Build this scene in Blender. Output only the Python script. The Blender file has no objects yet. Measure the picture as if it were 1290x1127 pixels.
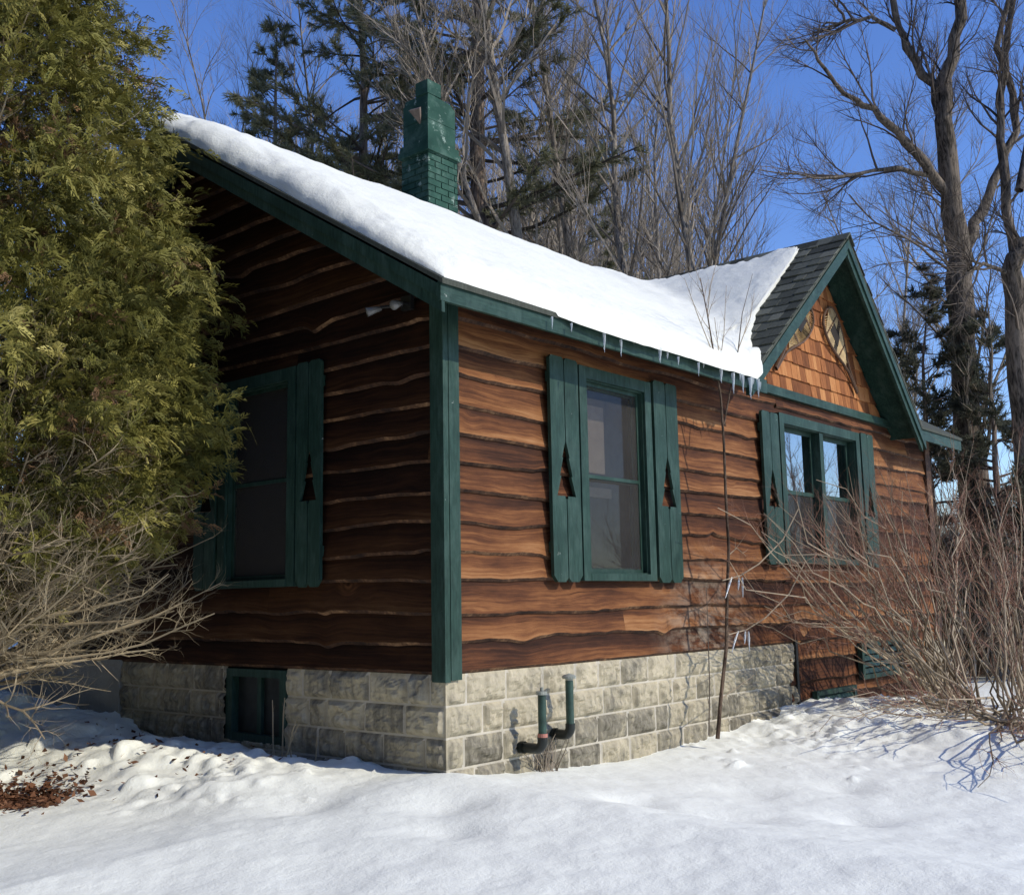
import bpy, math, random
import numpy as np
from mathutils import Vector, Matrix
S = bpy.context.scene
COL = S.collection
rad = math.radians
# ------------------------------------------------------------------ camera
CAM = np.array([-5.1634661, -4.98087792, 0.4767472])
ROT = np.array([[0.64809446, -0.76134913, -0.01791843],     # rows: camera right, down, forward in world axes
                [0.09606586, 0.10507092, -0.98981385],
                [0.75547662, 0.63977152, 0.14123554]])
FPX = 1348.7022
cd = bpy.data.cameras.new('camera'); cd.sensor_fit = 'HORIZONTAL'; cd.sensor_width = 36.0
cd.lens = 36.0 * FPX / 1290.0; cd.clip_start = 0.05; cd.clip_end = 1500
cam = bpy.data.objects.new('camera', cd); COL.objects.link(cam)
r_, d_, f_ = ROT
cam.matrix_world = Matrix(((r_[0], -d_[0], -f_[0], CAM[0]), (r_[1], -d_[1], -f_[1], CAM[1]),
                           (r_[2], -d_[2], -f_[2], CAM[2]), (0, 0, 0, 1)))
S.camera = cam
# ------------------------------------------------------------------ sky, sun, exposure
SUN = Vector((0.30, -1.0, 0.74)).normalized()               # towards the sun
w = bpy.data.worlds.new('World'); S.world = w; w.use_nodes = True
wn, wl = w.node_tree.nodes, w.node_tree.links
sky = wn.new('ShaderNodeTexSky'); sky.sky_type = 'NISHITA'; sky.sun_disc = False
sky.sun_elevation = math.asin(SUN.z); sky.sun_rotation = math.atan2(SUN.x, SUN.y)
sky.altitude = 300; sky.air_density = 1.0; sky.dust_density = 0.1; sky.ozone_density = 3.0
hs = wn.new('ShaderNodeHueSaturation'); hs.inputs['Saturation'].default_value = 1.20; hs.inputs['Value'].default_value = 1.58; hs.inputs['Hue'].default_value = 0.516
wl.new(sky.outputs[0], hs.inputs['Color']); wl.new(hs.outputs[0], wn['Background'].inputs[0])
wn['Background'].inputs[1].default_value = 0.14
sl = bpy.data.lights.new('sun', 'SUN'); sl.energy = 3.75; sl.angle = rad(0.5); sl.color = (1.0, 0.925, 0.79)
so = bpy.data.objects.new('sun', sl); COL.objects.link(so)
so.rotation_euler = SUN.to_track_quat('Z', 'Y').to_euler()
S.view_settings.view_transform = 'Standard'; S.view_settings.look = 'None'
S.view_settings.exposure = -0.12; S.view_settings.gamma = 1.0
S.cycles.max_bounces = 8; S.cycles.transparent_max_bounces = 12

# ------------------------------------------------------------------ helpers
def at(px, py, D):
    """world point seen at a place of the 1290x1127 photograph, D metres deep"""
    return CAM + ROT.T @ np.array([(px - 645) / FPX * D, (py - 563.5) / FPX * D, D])

def hsh(ix, iy, s=0.0):
    v = np.sin(ix * 127.1 + iy * 311.7 + s * 74.7) * 43758.5453
    return v - np.floor(v)
def vn(x, y, s=0.0):
    x = np.asarray(x, float); y = np.asarray(y, float)
    ix = np.floor(x); iy = np.floor(y); fx = x - ix; fy = y - iy
    fx = fx * fx * (3 - 2 * fx); fy = fy * fy * (3 - 2 * fy)
    a = hsh(ix, iy, s); b = hsh(ix + 1, iy, s); c = hsh(ix, iy + 1, s); d = hsh(ix + 1, iy + 1, s)
    return (a + (b - a) * fx) * (1 - fy) + (c + (d - c) * fx) * fy
def fbm(x, y, s=0.0, o=4, g=0.5):
    t = 0; a = 1; n = 0
    for k in range(o):
        t = t + a * vn(np.asarray(x) * 2 ** k, np.asarray(y) * 2 ** k, s + k * 3.7); n += a; a *= g
    return t / n
def sstep(a, b, x):
    t = np.clip((np.asarray(x, float) - a) / (b - a), 0, 1); return t * t * (3 - 2 * t)

def norm(v):
    return v / np.maximum(np.linalg.norm(v, axis=-1, keepdims=True), 1e-9)

class MB:
    """collects faces, polygons and tubes, then links them as ONE mesh object"""
    def __init__(s, xf=None):
        s.V = []; s.nv = 0; s.Q = []; s.N = []; s.T = {}; s.xf = xf
    def verts(s, V):
        V = np.asarray(V, float).reshape(-1, 3)
        if s.xf is not None: V = s.xf(V)
        s.V.append(V); b = s.nv; s.nv += len(V); return b
    def faces(s, F, m=0, tone=0.5, uv=None):             # F (n,4) or (n,3) absolute indices
        F = np.asarray(F, int); n = len(F)
        s.Q.append((F, np.full(n, m) if np.isscalar(m) else np.asarray(m),
                    np.full(n, tone, float) if np.isscalar(tone) else np.asarray(tone, float), uv))
    def quads(s, V, m=0, tone=0.5, uv=None):             # V (n,k,3)
        V = np.asarray(V, float); n, k = V.shape[:2]
        b = s.verts(V); s.faces(b + np.arange(n * k).reshape(n, k), m, tone, uv)
    def grid(s, P, m=0, tone=0.5, uv=None, flip=False):  # P (a,b,3)
        a, b = P.shape[:2]; o = s.verts(P); I = o + np.arange(a * b).reshape(a, b)
        F = np.stack([I[:-1, :-1], I[1:, :-1], I[1:, 1:], I[:-1, 1:]], -1).reshape(-1, 4)
        if uv is not None:
            U = np.stack([uv[:-1, :-1], uv[1:, :-1], uv[1:, 1:], uv[:-1, 1:]], 2).reshape(-1, 4, 2)
        else: U = None
        if flip:
            F = F[:, ::-1]; U = None if U is None else U[:, ::-1]
        s.faces(F, m, tone, U)
    def box(s, a, b, m=0, tone=0.5):
        (x0, y0, z0), (x1, y1, z1) = a, b
        v = [(x0, y0, z0), (x1, y0, z0), (x1, y1, z0), (x0, y1, z0), (x0, y0, z1), (x1, y0, z1), (x1, y1, z1), (x0, y1, z1)]
        o = s.verts(v)
        s.faces(o + np.array([(0, 3, 2, 1), (4, 5, 6, 7), (0, 1, 5, 4), (1, 2, 6, 5), (2, 3, 7, 6), (3, 0, 4, 7)]), m, tone)
    def hexa(s, v, m=0, tone=0.5):                       # 8 corners, bottom ring then top ring
        o = s.verts(v)
        s.faces(o + np.array([(0, 3, 2, 1), (4, 5, 6, 7), (0, 1, 5, 4), (1, 2, 6, 5), (2, 3, 7, 6), (3, 0, 4, 7)]), m, tone)
    def prism(s, pts, off, m=0, tone=0.5):               # polygon (n,3) pushed along off
        p = np.asarray(pts, float); n = len(p); o = s.verts(np.r_[p, p + np.asarray(off, float)])
        s.N.append((list(range(o, o + n))[::-1], m, tone)); s.N.append((list(range(o + n, o + 2 * n)), m, tone))
        i = np.arange(n); j = (i + 1) % n
        s.faces(np.stack([o + i, o + j, o + n + j, o + n + i], 1), m, tone)
    def poly(s, pts, m=0, tone=0.5):
        o = s.verts(pts); s.N.append((list(range(o, o + len(pts))), m, tone))
    def tube(s, pts, rr, sides=3, m=0, tone=0.5):
        s.T.setdefault((len(pts), sides), []).append((pts, rr, m, tone))
    def flush(s):
        for (n, k), L in s.T.items():
            P = np.array([l[0] for l in L], float); Rr = np.array([l[1] for l in L], float)
            m = np.array([l[2] for l in L]); tn = np.array([l[3] for l in L])
            K = len(L); t = np.gradient(P, axis=1); t = norm(t)
            mean = norm(P[:, -1] - P[:, 0] + 1e-7)
            ref = np.where(np.abs(mean[:, 2:3]) > 0.8, np.array([[1.0, 0.13, 0]]), np.array([[0, 0.13, 1.0]]))
            u = norm(np.cross(t, ref[:, None, :])); v = np.cross(t, u)
            a = np.arange(k) / k * 2 * math.pi
            ring = P[:, :, None, :] + Rr[:, :, None, None] * (u[:, :, None, :] * np.cos(a)[None, None, :, None] + v[:, :, None, :] * np.sin(a)[None, None, :, None])
            o = s.verts(ring.reshape(-1, 3)); I = o + np.arange(K * n * k).reshape(K, n, k)
            J = np.roll(I, -1, axis=2)
            F = np.stack([I[:, :-1], J[:, :-1], J[:, 1:], I[:, 1:]], -1).reshape(-1, 4)
            cnt = (n - 1) * k
            s.faces(F, np.repeat(m, cnt), np.repeat(tn, cnt))
        s.T = {}
    def build(s, name, mats, parent=None, smooth=False):
        s.flush()
        if not isinstance(mats, (list, tuple)): mats = [mats]
        V = np.concatenate(s.V)
        li = [F.ravel() for F, _, _, _ in s.Q]; lt = [np.full(len(F), F.shape[1]) for F, _, _, _ in s.Q]
        mi = [q[1] for q in s.Q]; tn = [q[2] for q in s.Q]
        uvs = [q[3].reshape(-1, 2) if q[3] is not None else np.zeros((q[0].size, 2)) for q in s.Q]
        for F, m, t in s.N:
            li.append(np.array(F)); lt.append(np.array([len(F)])); mi.append(np.array([m])); tn.append(np.array([t], float)); uvs.append(np.zeros((len(F), 2)))
        li = np.concatenate(li); lt = np.concatenate(lt); mi = np.concatenate(mi); tn = np.concatenate(tn); uvs = np.concatenate(uvs)
        me = bpy.data.meshes.new(name)
        me.vertices.add(len(V)); me.vertices.foreach_set('co', V.ravel().astype(np.float32))
        me.loops.add(len(li)); me.loops.foreach_set('vertex_index', li.astype(np.int32))
        me.polygons.add(len(lt)); ls = np.r_[0, np.cumsum(lt)[:-1]]
        me.polygons.foreach_set('loop_start', ls.astype(np.int32))
        for mt in mats: me.materials.append(mt)
        me.update(calc_edges=True)
        me.polygons.foreach_set('material_index', mi.astype(np.int32))
        me.polygons.foreach_set('use_smooth', np.full(len(lt), smooth))
        a = me.attributes.new('tone', 'FLOAT', 'FACE'); a.data.foreach_set('value', tn.astype(np.float32))
        if any(q[3] is not None for q in s.Q):
            ul = me.uv_layers.new(name='UVMap'); ul.data.foreach_set('uv', uvs.ravel().astype(np.float32))
        me.update()
        o = bpy.data.objects.new(name, me); COL.objects.link(o)
        if parent is not None: setp(o, parent)
        return o
def setp(o, parent):
    o.parent = parent
    p = parent; t = Vector((0, 0, 0))
    while p is not None: t += Vector(p.location); p = p.parent
    o.matrix_parent_inverse = Matrix.Translation(-t)
def thing(name, label, cat, loc=(0, 0, 0), group=None):
    o = bpy.data.objects.new(name, None); COL.objects.link(o); o.location = loc; o.empty_display_size = 0.2
    o['label'] = label; o['category'] = cat
    if group: o['group'] = group
    return o
def tag(o, label, cat, group=None, kind=None):
    o['label'] = label; o['category'] = cat
    if group: o['group'] = group
    if kind: o['kind'] = kind
    return o
def struct(o): o['kind'] = 'structure'; return o

# ------------------------------------------------------------------ materials
class Mt:
    def __init__(s, name, rough=0.8, spec=0.3):
        s.m = bpy.data.materials.new(name); s.m.use_nodes = True
        s.n = s.m.node_tree.nodes; s.l = s.m.node_tree.links; s.b = s.n['Principled BSDF']
        s.b.inputs['Roughness'].default_value = rough; s.b.inputs['Specular IOR Level'].default_value = spec
    def node(s, t, **k):
        x = s.n.new(t)
        for a, v in k.items(): setattr(x, a, v)
        return x
    def set(s, sock, v):
        if hasattr(v, 'is_linked') or hasattr(v, 'links'): s.l.new(v, sock)
        else: sock.default_value = v
    def coord(s, kind='Object', scale=(1, 1, 1)):
        t = s.node('ShaderNodeTexCoord'); mp = s.node('ShaderNodeMapping'); mp.inputs['Scale'].default_value = scale
        s.l.new(t.outputs[kind], mp.inputs['Vector']); return mp.outputs[0]
    def attr(s, n='tone'):
        a = s.node('ShaderNodeAttribute'); a.attribute_name = n; return a.outputs['Fac']
    def noise(s, vec, scale=5, detail=4, rough=0.55, w=None, dist=0.0):
        x = s.node('ShaderNodeTexNoise'); x.inputs['Scale'].default_value = scale
        x.inputs['Detail'].default_value = detail; x.inputs['Roughness'].default_value = rough; x.inputs['Distortion'].default_value = dist
        if w is not None:
            x.noise_dimensions = '4D'; s.set(x.inputs['W'], w)
        s.l.new(vec, x.inputs['Vector']); return x.outputs['Fac']
    def vor(s, vec, scale=5, feature='F1'):
        x = s.node('ShaderNodeTexVoronoi'); x.feature = feature; x.inputs['Scale'].default_value = scale; s.l.new(vec, x.inputs['Vector']); return x
    def ramp(s, f, stops):
        r = s.node('ShaderNodeValToRGB'); e = r.color_ramp.elements
        while len(e) < len(stops): e.new(0.5)
        for i, (p, c) in enumerate(stops):
            e[i].position = p; e[i].color = (*c, 1) if not np.isscalar(c) else (c, c, c, 1)
        s.l.new(f, r.inputs[0]); return r.outputs[0]
    def math(s, op, a, b=0.0, c=None):
        x = s.node('ShaderNodeMath', operation=op); s.set(x.inputs[0], a); s.set(x.inputs[1], b)
        if c is not None: s.set(x.inputs[2], c)
        return x.outputs[0]
    def mix(s, f, a, b, mode='MIX'):
        x = s.node('ShaderNodeMix', data_type='RGBA', blend_type=mode)
        s.set(x.inputs[0], f)
        for k, v in ((6, a), (7, b)):
            if isinstance(v, tuple): x.inputs[k].default_value = (*v, 1)
            else: s.l.new(v, x.inputs[k])
        return x.outputs[2]
    def bump(s, h, st=0.3, d=0.01):
        x = s.node('ShaderNodeBump'); x.inputs['Strength'].default_value = st; x.inputs['Distance'].default_value = d
        s.l.new(h, x.inputs['Height']); s.l.new(x.outputs[0], s.b.inputs['Normal'])
    def col(s, c):
        if isinstance(c, tuple): s.b.inputs['Base Color'].default_value = (*c, 1)
        else: s.l.new(c, s.b.inputs['Base Color'])
    def rough(s, r): s.set(s.b.inputs['Roughness'], r)

def mat_siding(name='sun_bleached_stained_wood', keep=1.0):
    m = Mt(name, 0.75, 0.12); uv = m.coord('UV'); t = m.attr(); W = m.math('MULTIPLY', t, 37.0)
    def sc(v, s):
        mp = m.node('ShaderNodeMapping'); mp.inputs['Scale'].default_value = s; m.l.new(v, mp.inputs[0]); return mp.outputs[0]
    # knots warp the grain
    kn = m.node('ShaderNodeTexVoronoi'); kn.voronoi_dimensions = '4D'; kn.inputs['Scale'].default_value = 1.0; kn.inputs['Randomness'].default_value = 0.95
    m.l.new(sc(uv, (1.6, 0.44, 1)), kn.inputs['Vector']); m.l.new(W, kn.inputs['W'])
    kd = kn.outputs['Distance']
    warp = m.math('MULTIPLY', m.ramp(kd, [(0.0, 1.0), (0.25, 0.0)]), 0.40)
    sep = m.node('ShaderNodeSeparateXYZ'); m.l.new(uv, sep.inputs[0])
    wig = m.noise(sc(uv, (1.4, 1.2, 1)), 1.0, 2, 0.5, W)
    v2 = m.math('ADD', m.math('ADD', sep.outputs[1], warp), m.math('MULTIPLY', wig, 0.45))
    cmb = m.node('ShaderNodeCombineXYZ'); m.l.new(sep.outputs[0], cmb.inputs[0]); m.l.new(v2, cmb.inputs[1])
    gr = m.noise(sc(cmb.outputs[0], (0.9, 11, 1)), 1.0, 5, 0.62, W)
    fine = m.noise(sc(cmb.outputs[0], (5, 75, 1)), 1.0, 3, 0.7, W)
    band = m.noise(sc(cmb.outputs[0], (0.7, 2.0, 1)), 1.0, 2, 0.5, W)
    # upper part of each board stays darker where the lap kept the stain, the lip is bleached
    lip = m.math('SUBTRACT', 0.545, m.math('MULTIPLY', sep.outputs[1], 0.19))
    f = m.math('ADD', m.math('MULTIPLY', gr, 0.70), m.math('MULTIPLY', fine, 0.40))
    f = m.math('ADD', f, m.math('MULTIPLY', band, 0.5))
    f = m.math('MULTIPLY', f, lip); f = m.math('ADD', m.math('MULTIPLY', m.math('SUBTRACT', f, 0.36), 2.1), 0.41)
    f = m.math('ADD', f, m.math('MULTIPLY', m.math('SUBTRACT', t, 0.5), 0.26))
    blot = m.noise(sc(uv, (1.1, 0.9, 1)), 1.6, 4, 0.65, W); f = m.math('ADD', f, m.math('MULTIPLY', m.math('SUBTRACT', blot, 0.5), 0.55))
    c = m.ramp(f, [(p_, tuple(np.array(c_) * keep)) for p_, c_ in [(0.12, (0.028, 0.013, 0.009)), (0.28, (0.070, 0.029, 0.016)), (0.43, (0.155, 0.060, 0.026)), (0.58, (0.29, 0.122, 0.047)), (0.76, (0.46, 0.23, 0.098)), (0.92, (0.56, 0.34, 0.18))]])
    ring = m.ramp(kd, [(0.0, 0.9), (0.03, 0.5), (0.05, 0.22), (0.07, 2.2), (0.10, 0.9), (0.135, 1.6), (0.2, 1.0)])
    big = m.ramp(m.noise(sc(uv, (1.0, 0.4, 1)), 1.0, 1, 0.5, W), [(0.35, 0.0), (0.41, 1.0)])
    c = m.mix(big, c, m.mix(1.0, c, ring, 'MULTIPLY'))
    # lime-pale drip stain low on the sunny wall, cracks along the grain
    so_ = m.node('ShaderNodeSeparateXYZ'); m.l.new(m.coord(), so_.inputs[0])
    dx_ = m.math('ABSOLUTE', m.math('SUBTRACT', so_.outputs[0], 3.35)); ms = m.math('MULTIPLY', m.ramp(dx_, [(0.15, 1.0), (0.95, 0.0)]), m.ramp(so_.outputs[2], [(0.25, 1.0), (1.0, 0.0)]))
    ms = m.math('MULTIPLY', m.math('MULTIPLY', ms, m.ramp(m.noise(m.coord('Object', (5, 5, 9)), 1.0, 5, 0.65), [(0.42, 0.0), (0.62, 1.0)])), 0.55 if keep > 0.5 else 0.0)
    c = m.mix(ms, c, (0.46, 0.38, 0.28))
    crk = m.ramp(m.noise(sc(cmb.outputs[0], (1.2, 26, 1)), 1.0, 3, 0.55, W), [(0.30, 0.25), (0.345, 1.0)]); c = m.mix(1.0, c, crk, 'MULTIPLY')
    m.col(c); m.bump(m.math('ADD', m.math('ADD', fine, m.math('MULTIPLY', gr, 0.8)), crk), 0.5, 0.005)
    return m.m
def mat_bark_edge():
    m = Mt('bark_edge_wood', 0.8); v = m.coord(); n = m.noise(v, 30, 4, 0.65); n2 = m.noise(v, 3.2, 3, 0.6)
    c = m.ramp(m.math('ADD', m.math('MULTIPLY', n, 0.35), m.math('MULTIPLY', n2, 0.65)), [(0.40, (0.022, 0.011, 0.007)), (0.54, (0.085, 0.042, 0.022)), (0.68, (0.30, 0.17, 0.085))])
    m.col(c); m.bump(n, 0.6, 0.006); return m.m
def mat_green(name='green_paint', base=(0.022, 0.052, 0.039), rough=0.5, along=(9, 9, 1.2)):
    m = Mt(name, rough, 0.18); v = m.coord('Object', along); g = m.noise(v, 6, 5, 0.6); vo = m.coord()
    k = m.noise(vo, 2.3, 4, 0.6)
    b = np.array(base)
    c = m.ramp(m.math('ADD', m.math('MULTIPLY', g, 0.6), m.math('MULTIPLY', k, 0.4)), [(0.32, tuple(b * 0.55)), (0.52, tuple(b)), (0.72, tuple(b * 1.5 + 0.01))])
    c = m.mix(m.ramp(m.noise(m.coord('Object', (2.2, 2.2, .9)), 3.1, 5, 0.7), [(0.48, 0.0), (0.72, 0.55)]), c, tuple(b * 1.6 + 0.035)); c = m.mix(m.ramp(m.noise(m.coord('Object', (6, 6, 1)), 2.0, 4, 0.7), [(0.58, 0.0), (0.75, 0.6)]), c, tuple(b * 0.3))
    ch = m.ramp(m.noise(vo, 14, 5, 0.6), [(0.715, 0.0), (0.73, 1.0)])
    c = m.mix(m.math('MULTIPLY', ch, 0.7), c, (0.42, 0.45, 0.40))
    m.col(c); m.bump(g, 0.25, 0.004); return m.m
def mat_block():
    m = Mt('rock_face_block', 0.9, 0.2); v = m.coord(); t = m.attr()
    n1 = m.noise(v, 2.2, 5, 0.6); n2 = m.noise(v, 18, 5, 0.65); n3 = m.noise(m.coord('Object', (5, 5, 1.6)), 4, 4, 0.6)
    sep = m.node('ShaderNodeSeparateXYZ'); m.l.new(m.coord(), sep.inputs[0])
    low = m.ramp(m.math('MULTIPLY', sep.outputs[2], -1.0), [(0.15, 0.0), (0.75, 1.0)])
    f = m.math('ADD', m.math('ADD', m.math('MULTIPLY', n1, 0.45), m.math('MULTIPLY', n3, 0.45)), m.math('MULTIPLY', m.math('SUBTRACT', t, 0.5), 0.16))
    f = m.math('SUBTRACT', f, m.math('MULTIPLY', low, 0.10))
    c = m.ramp(f, [(0.22, (0.10, 0.09, 0.068)), (0.34, (0.24, 0.218, 0.165)), (0.44, (0.42, 0.372, 0.265)), (0.60, (0.56, 0.495, 0.355))])
    c = m.mix(m.ramp(n2, [(0.52, 0.0), (0.74, 0.42)]), c, m.mix(1.0, c, (0.46, 0.44, 0.40), 'MULTIPLY'))
    mort = m.ramp(t, [(0.895, 0.0), (0.905, 1.0)])
    mc = m.ramp(m.math('ADD', m.math('MULTIPLY', n1, 0.6), m.math('MULTIPLY', n2, 0.4)), [(0.35, (0.40, 0.37, 0.30)), (0.6, (0.55, 0.505, 0.415))])
    m.col(m.mix(mort, c, mc)); m.bump(n2, 0.7, 0.008); return m.m
def mat_concrete():
    m = Mt('smooth_concrete', 0.9, 0.2); v = m.coord(); n = m.noise(v, 1.6, 6, 0.6); n2 = m.noise(v, 40, 3)
    c = m.ramp(n, [(0.3, (0.20, 0.19, 0.165)), (0.6, (0.42, 0.405, 0.36))]); m.col(m.mix(0.2, c, m.ramp(n2, [(0.3, 0.12), (0.7, 0.35)]))); m.bump(n2, 0.4, 0.004); return m.m
def mat_snow(name='darkened_roof_snow', sc=1.0, k=0.90):
    m = Mt(name, 0.62, 0.25); v = m.coord(); n = m.noise(v, 60 * sc, 4, 0.7); n2 = m.noise(v, 9 * sc, 4, 0.6)
    m.col(m.ramp(n2, [(0.3, (0.90 * k, 0.91 * k, 0.81 * k)), (0.7, (0.95 * k, 0.96 * k, 0.855 * k))]))
    n3 = m.noise(m.coord('Object', (26 * sc, 26 * sc, 26 * sc)), 1.0, 5, 0.7)
    m.bump(m.math('ADD', m.math('MULTIPLY', n, 0.50), m.math('ADD', n2, m.math('MULTIPLY', n3, 0.8))), 0.5, 0.014)
    m.b.inputs['Subsurface Weight'].default_value = 0.0
    return m.m
def mat_shingle(name, stops, rough=0.9):
    m = Mt(name, rough, 0.2); t = m.attr(); v = m.coord(); n = m.noise(v, 30, 5, 0.7); s_ = m.noise(m.coord('Object', (40, 40, 3)), 1.5, 4, 0.6, m.math('MULTIPLY', t, 20.0))
    f = m.math('ADD', m.math('ADD', m.math('MULTIPLY', n, 0.15), m.math('MULTIPLY', s_, 0.45)), m.math('MULTIPLY', t, 0.4))
    m.col(m.ramp(f, stops)); m.bump(s_, 0.4, 0.004); return m.m
def mat_brick():
    m = Mt('painted_brick', 0.85, 0.1); v = m.coord(); n = m.noise(v, 5.5, 6, 0.72); n2 = m.noise(v, 3, 3)
    c = m.ramp(n2, [(0.3, (0.018, 0.052, 0.040)), (0.7, (0.042, 0.10, 0.075))])
    c = m.mix(m.ramp(n, [(0.585, 0.0), (0.64, 0.75)]), c, (0.33, 0.42, 0.36)); c = m.mix(m.ramp(m.noise(v, 4, 5, 0.7), [(0.5, 0.0), (0.7, 0.5)]), c, (0.13, 0.21, 0.17)); m.col(c); m.bump(n, 0.5, 0.006); return m.m
def mat_plain(name, c, rough=0.7, spec=0.3, var=0.35, sc=12):
    m = Mt(name, rough, spec); v = m.coord(); n = m.noise(v, sc, 5, 0.6); b = np.array(c)
    m.col(m.ramp(n, [(0.3, tuple(b * (1 - var))), (0.7, tuple(b * (1 + var)))])); m.bump(n, 0.2, 0.003); return m.m
def mat_tone(name, stops, rough=0.8, trans=0.0, sc=6.0, amt=0.35):
    m = Mt(name, rough, 0.2); t = m.attr(); v = m.coord(); n = m.noise(v, sc, 4, 0.6)
    f = m.math('ADD', m.math('MULTIPLY', t, 1.0 - amt), m.math('MULTIPLY', n, amt)); c = m.ramp(f, stops); m.col(c)
    if trans:
        tr = m.node('ShaderNodeBsdfTranslucent'); m.l.new(c, tr.inputs[0]); mx = m.node('ShaderNodeMixShader'); mx.inputs[0].default_value = trans
        out = m.n['Material Output']; m.l.new(m.b.outputs[0], mx.inputs[1]); m.l.new(tr.outputs[0], mx.inputs[2]); m.l.new(mx.outputs[0], out.inputs[0])
    return m.m
def mat_bark(name, dark, light, sc=(24, 24, 4.5)):
    m = Mt(name, 0.9, 0.15); v = m.coord('Object', sc); n = m.noise(v, 1.0, 5, 0.65, dist=0.4); n2 = m.noise(m.coord(), 1.2, 3)
    f = m.math('ADD', m.math('MULTIPLY', n, 0.7), m.math('MULTIPLY', n2, 0.3))
    m.col(m.ramp(f, [(0.40, dark), (0.58, light)])); m.bump(n, 0.9, 0.03); return m.m
def mat_glass(name='window_glass', tint=(0.02, 0.022, 0.025), ior=1.5, trn=0.6, floor=0.0):
    m = Mt(name, 0.03, 0.5); m.col(tint); m.b.inputs['IOR'].default_value = 1.52
    m.bump(m.noise(m.coord(), 1.1, 1), 0.04, 0.05)
    tr = m.node('ShaderNodeBsdfTransparent'); tr.inputs[0].default_value = (trn, trn, trn, 1)
    gl = m.node('ShaderNodeBsdfGlossy'); gl.inputs['Roughness'].default_value = 0.015; gl.inputs[0].default_value = (0.95, 0.97, 1, 1)
    fr = m.node('ShaderNodeFresnel'); fr.inputs[0].default_value = ior
    mx = m.node('ShaderNodeMixShader'); m.l.new(m.math('MAXIMUM', fr.outputs[0], floor), mx.inputs[0]); m.l.new(tr.outputs[0], mx.inputs[1]); m.l.new(gl.outputs[0], mx.inputs[2])
    m.l.new(mx.outputs[0], m.n['Material Output'].inputs[0]); return m.m
def mat_screen():
    m = Mt('insect_screen', 0.8, 0.1); m.col((0.085, 0.080, 0.075))
    n = m.noise(m.coord(), 2, 2, 0.5); a = m.ramp(n, [(0.3, 0.30), (0.7, 0.42)]); m.l.new(a, m.b.inputs['Alpha']); return m.m
def mat_ice():
    m = Mt('ice', 0.12, 0.5); m.col((0.86, 0.92, 0.96)); m.b.inputs['Transmission Weight'].default_value = 0.6; m.b.inputs['IOR'].default_value = 1.31
    m.bump(m.noise(m.coord(), 40, 3), 0.4, 0.004); return m.m

SID = mat_siding(keep=0.80); SIDK = mat_siding('stained_wood_shade_darkened', 0.22); EDGE = mat_bark_edge(); GREEN = mat_green(); GREENX = mat_green('green_paint_boards', (0.022, 0.052, 0.039), 0.5, (1.2, 1.2, 9))  # gable-end copy: deeper stain, with the wall's shade darkened into its colour
BLOCK = mat_block(); CONC = mat_concrete(); SNOW = mat_snow(); GSNOW = mat_snow('ground_snow', 0.8, 1.0)  # roof snow colour darkened to offset the strong sun on its slope
ROOFM = mat_shingle('asphalt_shingle', [(0.25, (0.025, 0.028, 0.022)), (0.5, (0.075, 0.082, 0.066)), (0.75, (0.16, 0.165, 0.13))])
CEDSH = mat_shingle('cedar_shingle', [(0.25, (0.10, 0.036, 0.015)), (0.45, (0.24, 0.088, 0.032)), (0.6, (0.40, 0.16, 0.055)), (0.78, (0.56, 0.28, 0.11))])
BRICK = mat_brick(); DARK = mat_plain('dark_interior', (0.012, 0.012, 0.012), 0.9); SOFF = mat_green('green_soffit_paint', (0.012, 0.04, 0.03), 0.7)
PIPEM = mat_plain('green_black_pipe', (0.028, 0.062, 0.048), 0.42, 0.4); PIPEB = mat_plain('black_pipe', (0.010, 0.014, 0.013), 0.35, 0.4); METAL = mat_plain('weathered_metal', (0.30, 0.32, 0.28), 0.5)
RUST = mat_plain('rusty_tin', (0.20, 0.155, 0.125), 0.7); PINK = mat_plain('red_sealant', (0.42, 0.18, 0.14), 0.7); GLASS = mat_glass(); MIRG = mat_glass('reflective_glass', ior=3.2, floor=0.50); DARKPANE = mat_plain('opaque_dark_pane', (0.02, 0.024, 0.024), 0.35, 0.25); SCREEN = mat_screen(); ICE = mat_ice()
BLIND = mat_plain('tan_blind', (0.62, 0.50, 0.38), 0.9, 0.1, 0.15); CURT = mat_plain('white_curtain', (0.75, 0.75, 0.73), 0.9, 0.1, 0.1); ROOMW = mat_plain('dim_room_wall', (0.16, 0.14, 0.12), 0.9)
LAMPG = mat_plain('lamp_glass', (0.16, 0.16, 0.155), 0.15, 0.6); BLACK = mat_plain('black_metal', (0.015, 0.015, 0.015), 0.45)
RAWH = mat_plain('rawhide', (0.55, 0.40, 0.20), 0.7); ASHW = mat_plain('dark_bent_wood', (0.10, 0.055, 0.03), 0.6); BLKWEB = mat_plain('dark_leather', (0.02, 0.015, 0.012), 0.7)
CEDAR = mat_tone('cedar_foliage', [(0.15, (0.035, 0.038, 0.010)), (0.36, (0.085, 0.085, 0.020)), (0.60, (0.20, 0.185, 0.040)), (0.85, (0.44, 0.38, 0.12))], 0.6, 0.10, 1.3, 0.3)
NEEDLE = mat_tone('pine_needles', [(0.2, (0.10, 0.105, 0.058)), (0.55, (0.22, 0.22, 0.12)), (0.85, (0.36, 0.345, 0.21))], 0.6, 0.5, 0.8, 0.4)
SPRN = mat_tone('spruce_needles', [(0.2, (0.055, 0.06, 0.043)), (0.6, (0.14, 0.145, 0.10)), (0.9, (0.24, 0.24, 0.165))], 0.6, 0.4, 0.8, 0.4)
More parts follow.
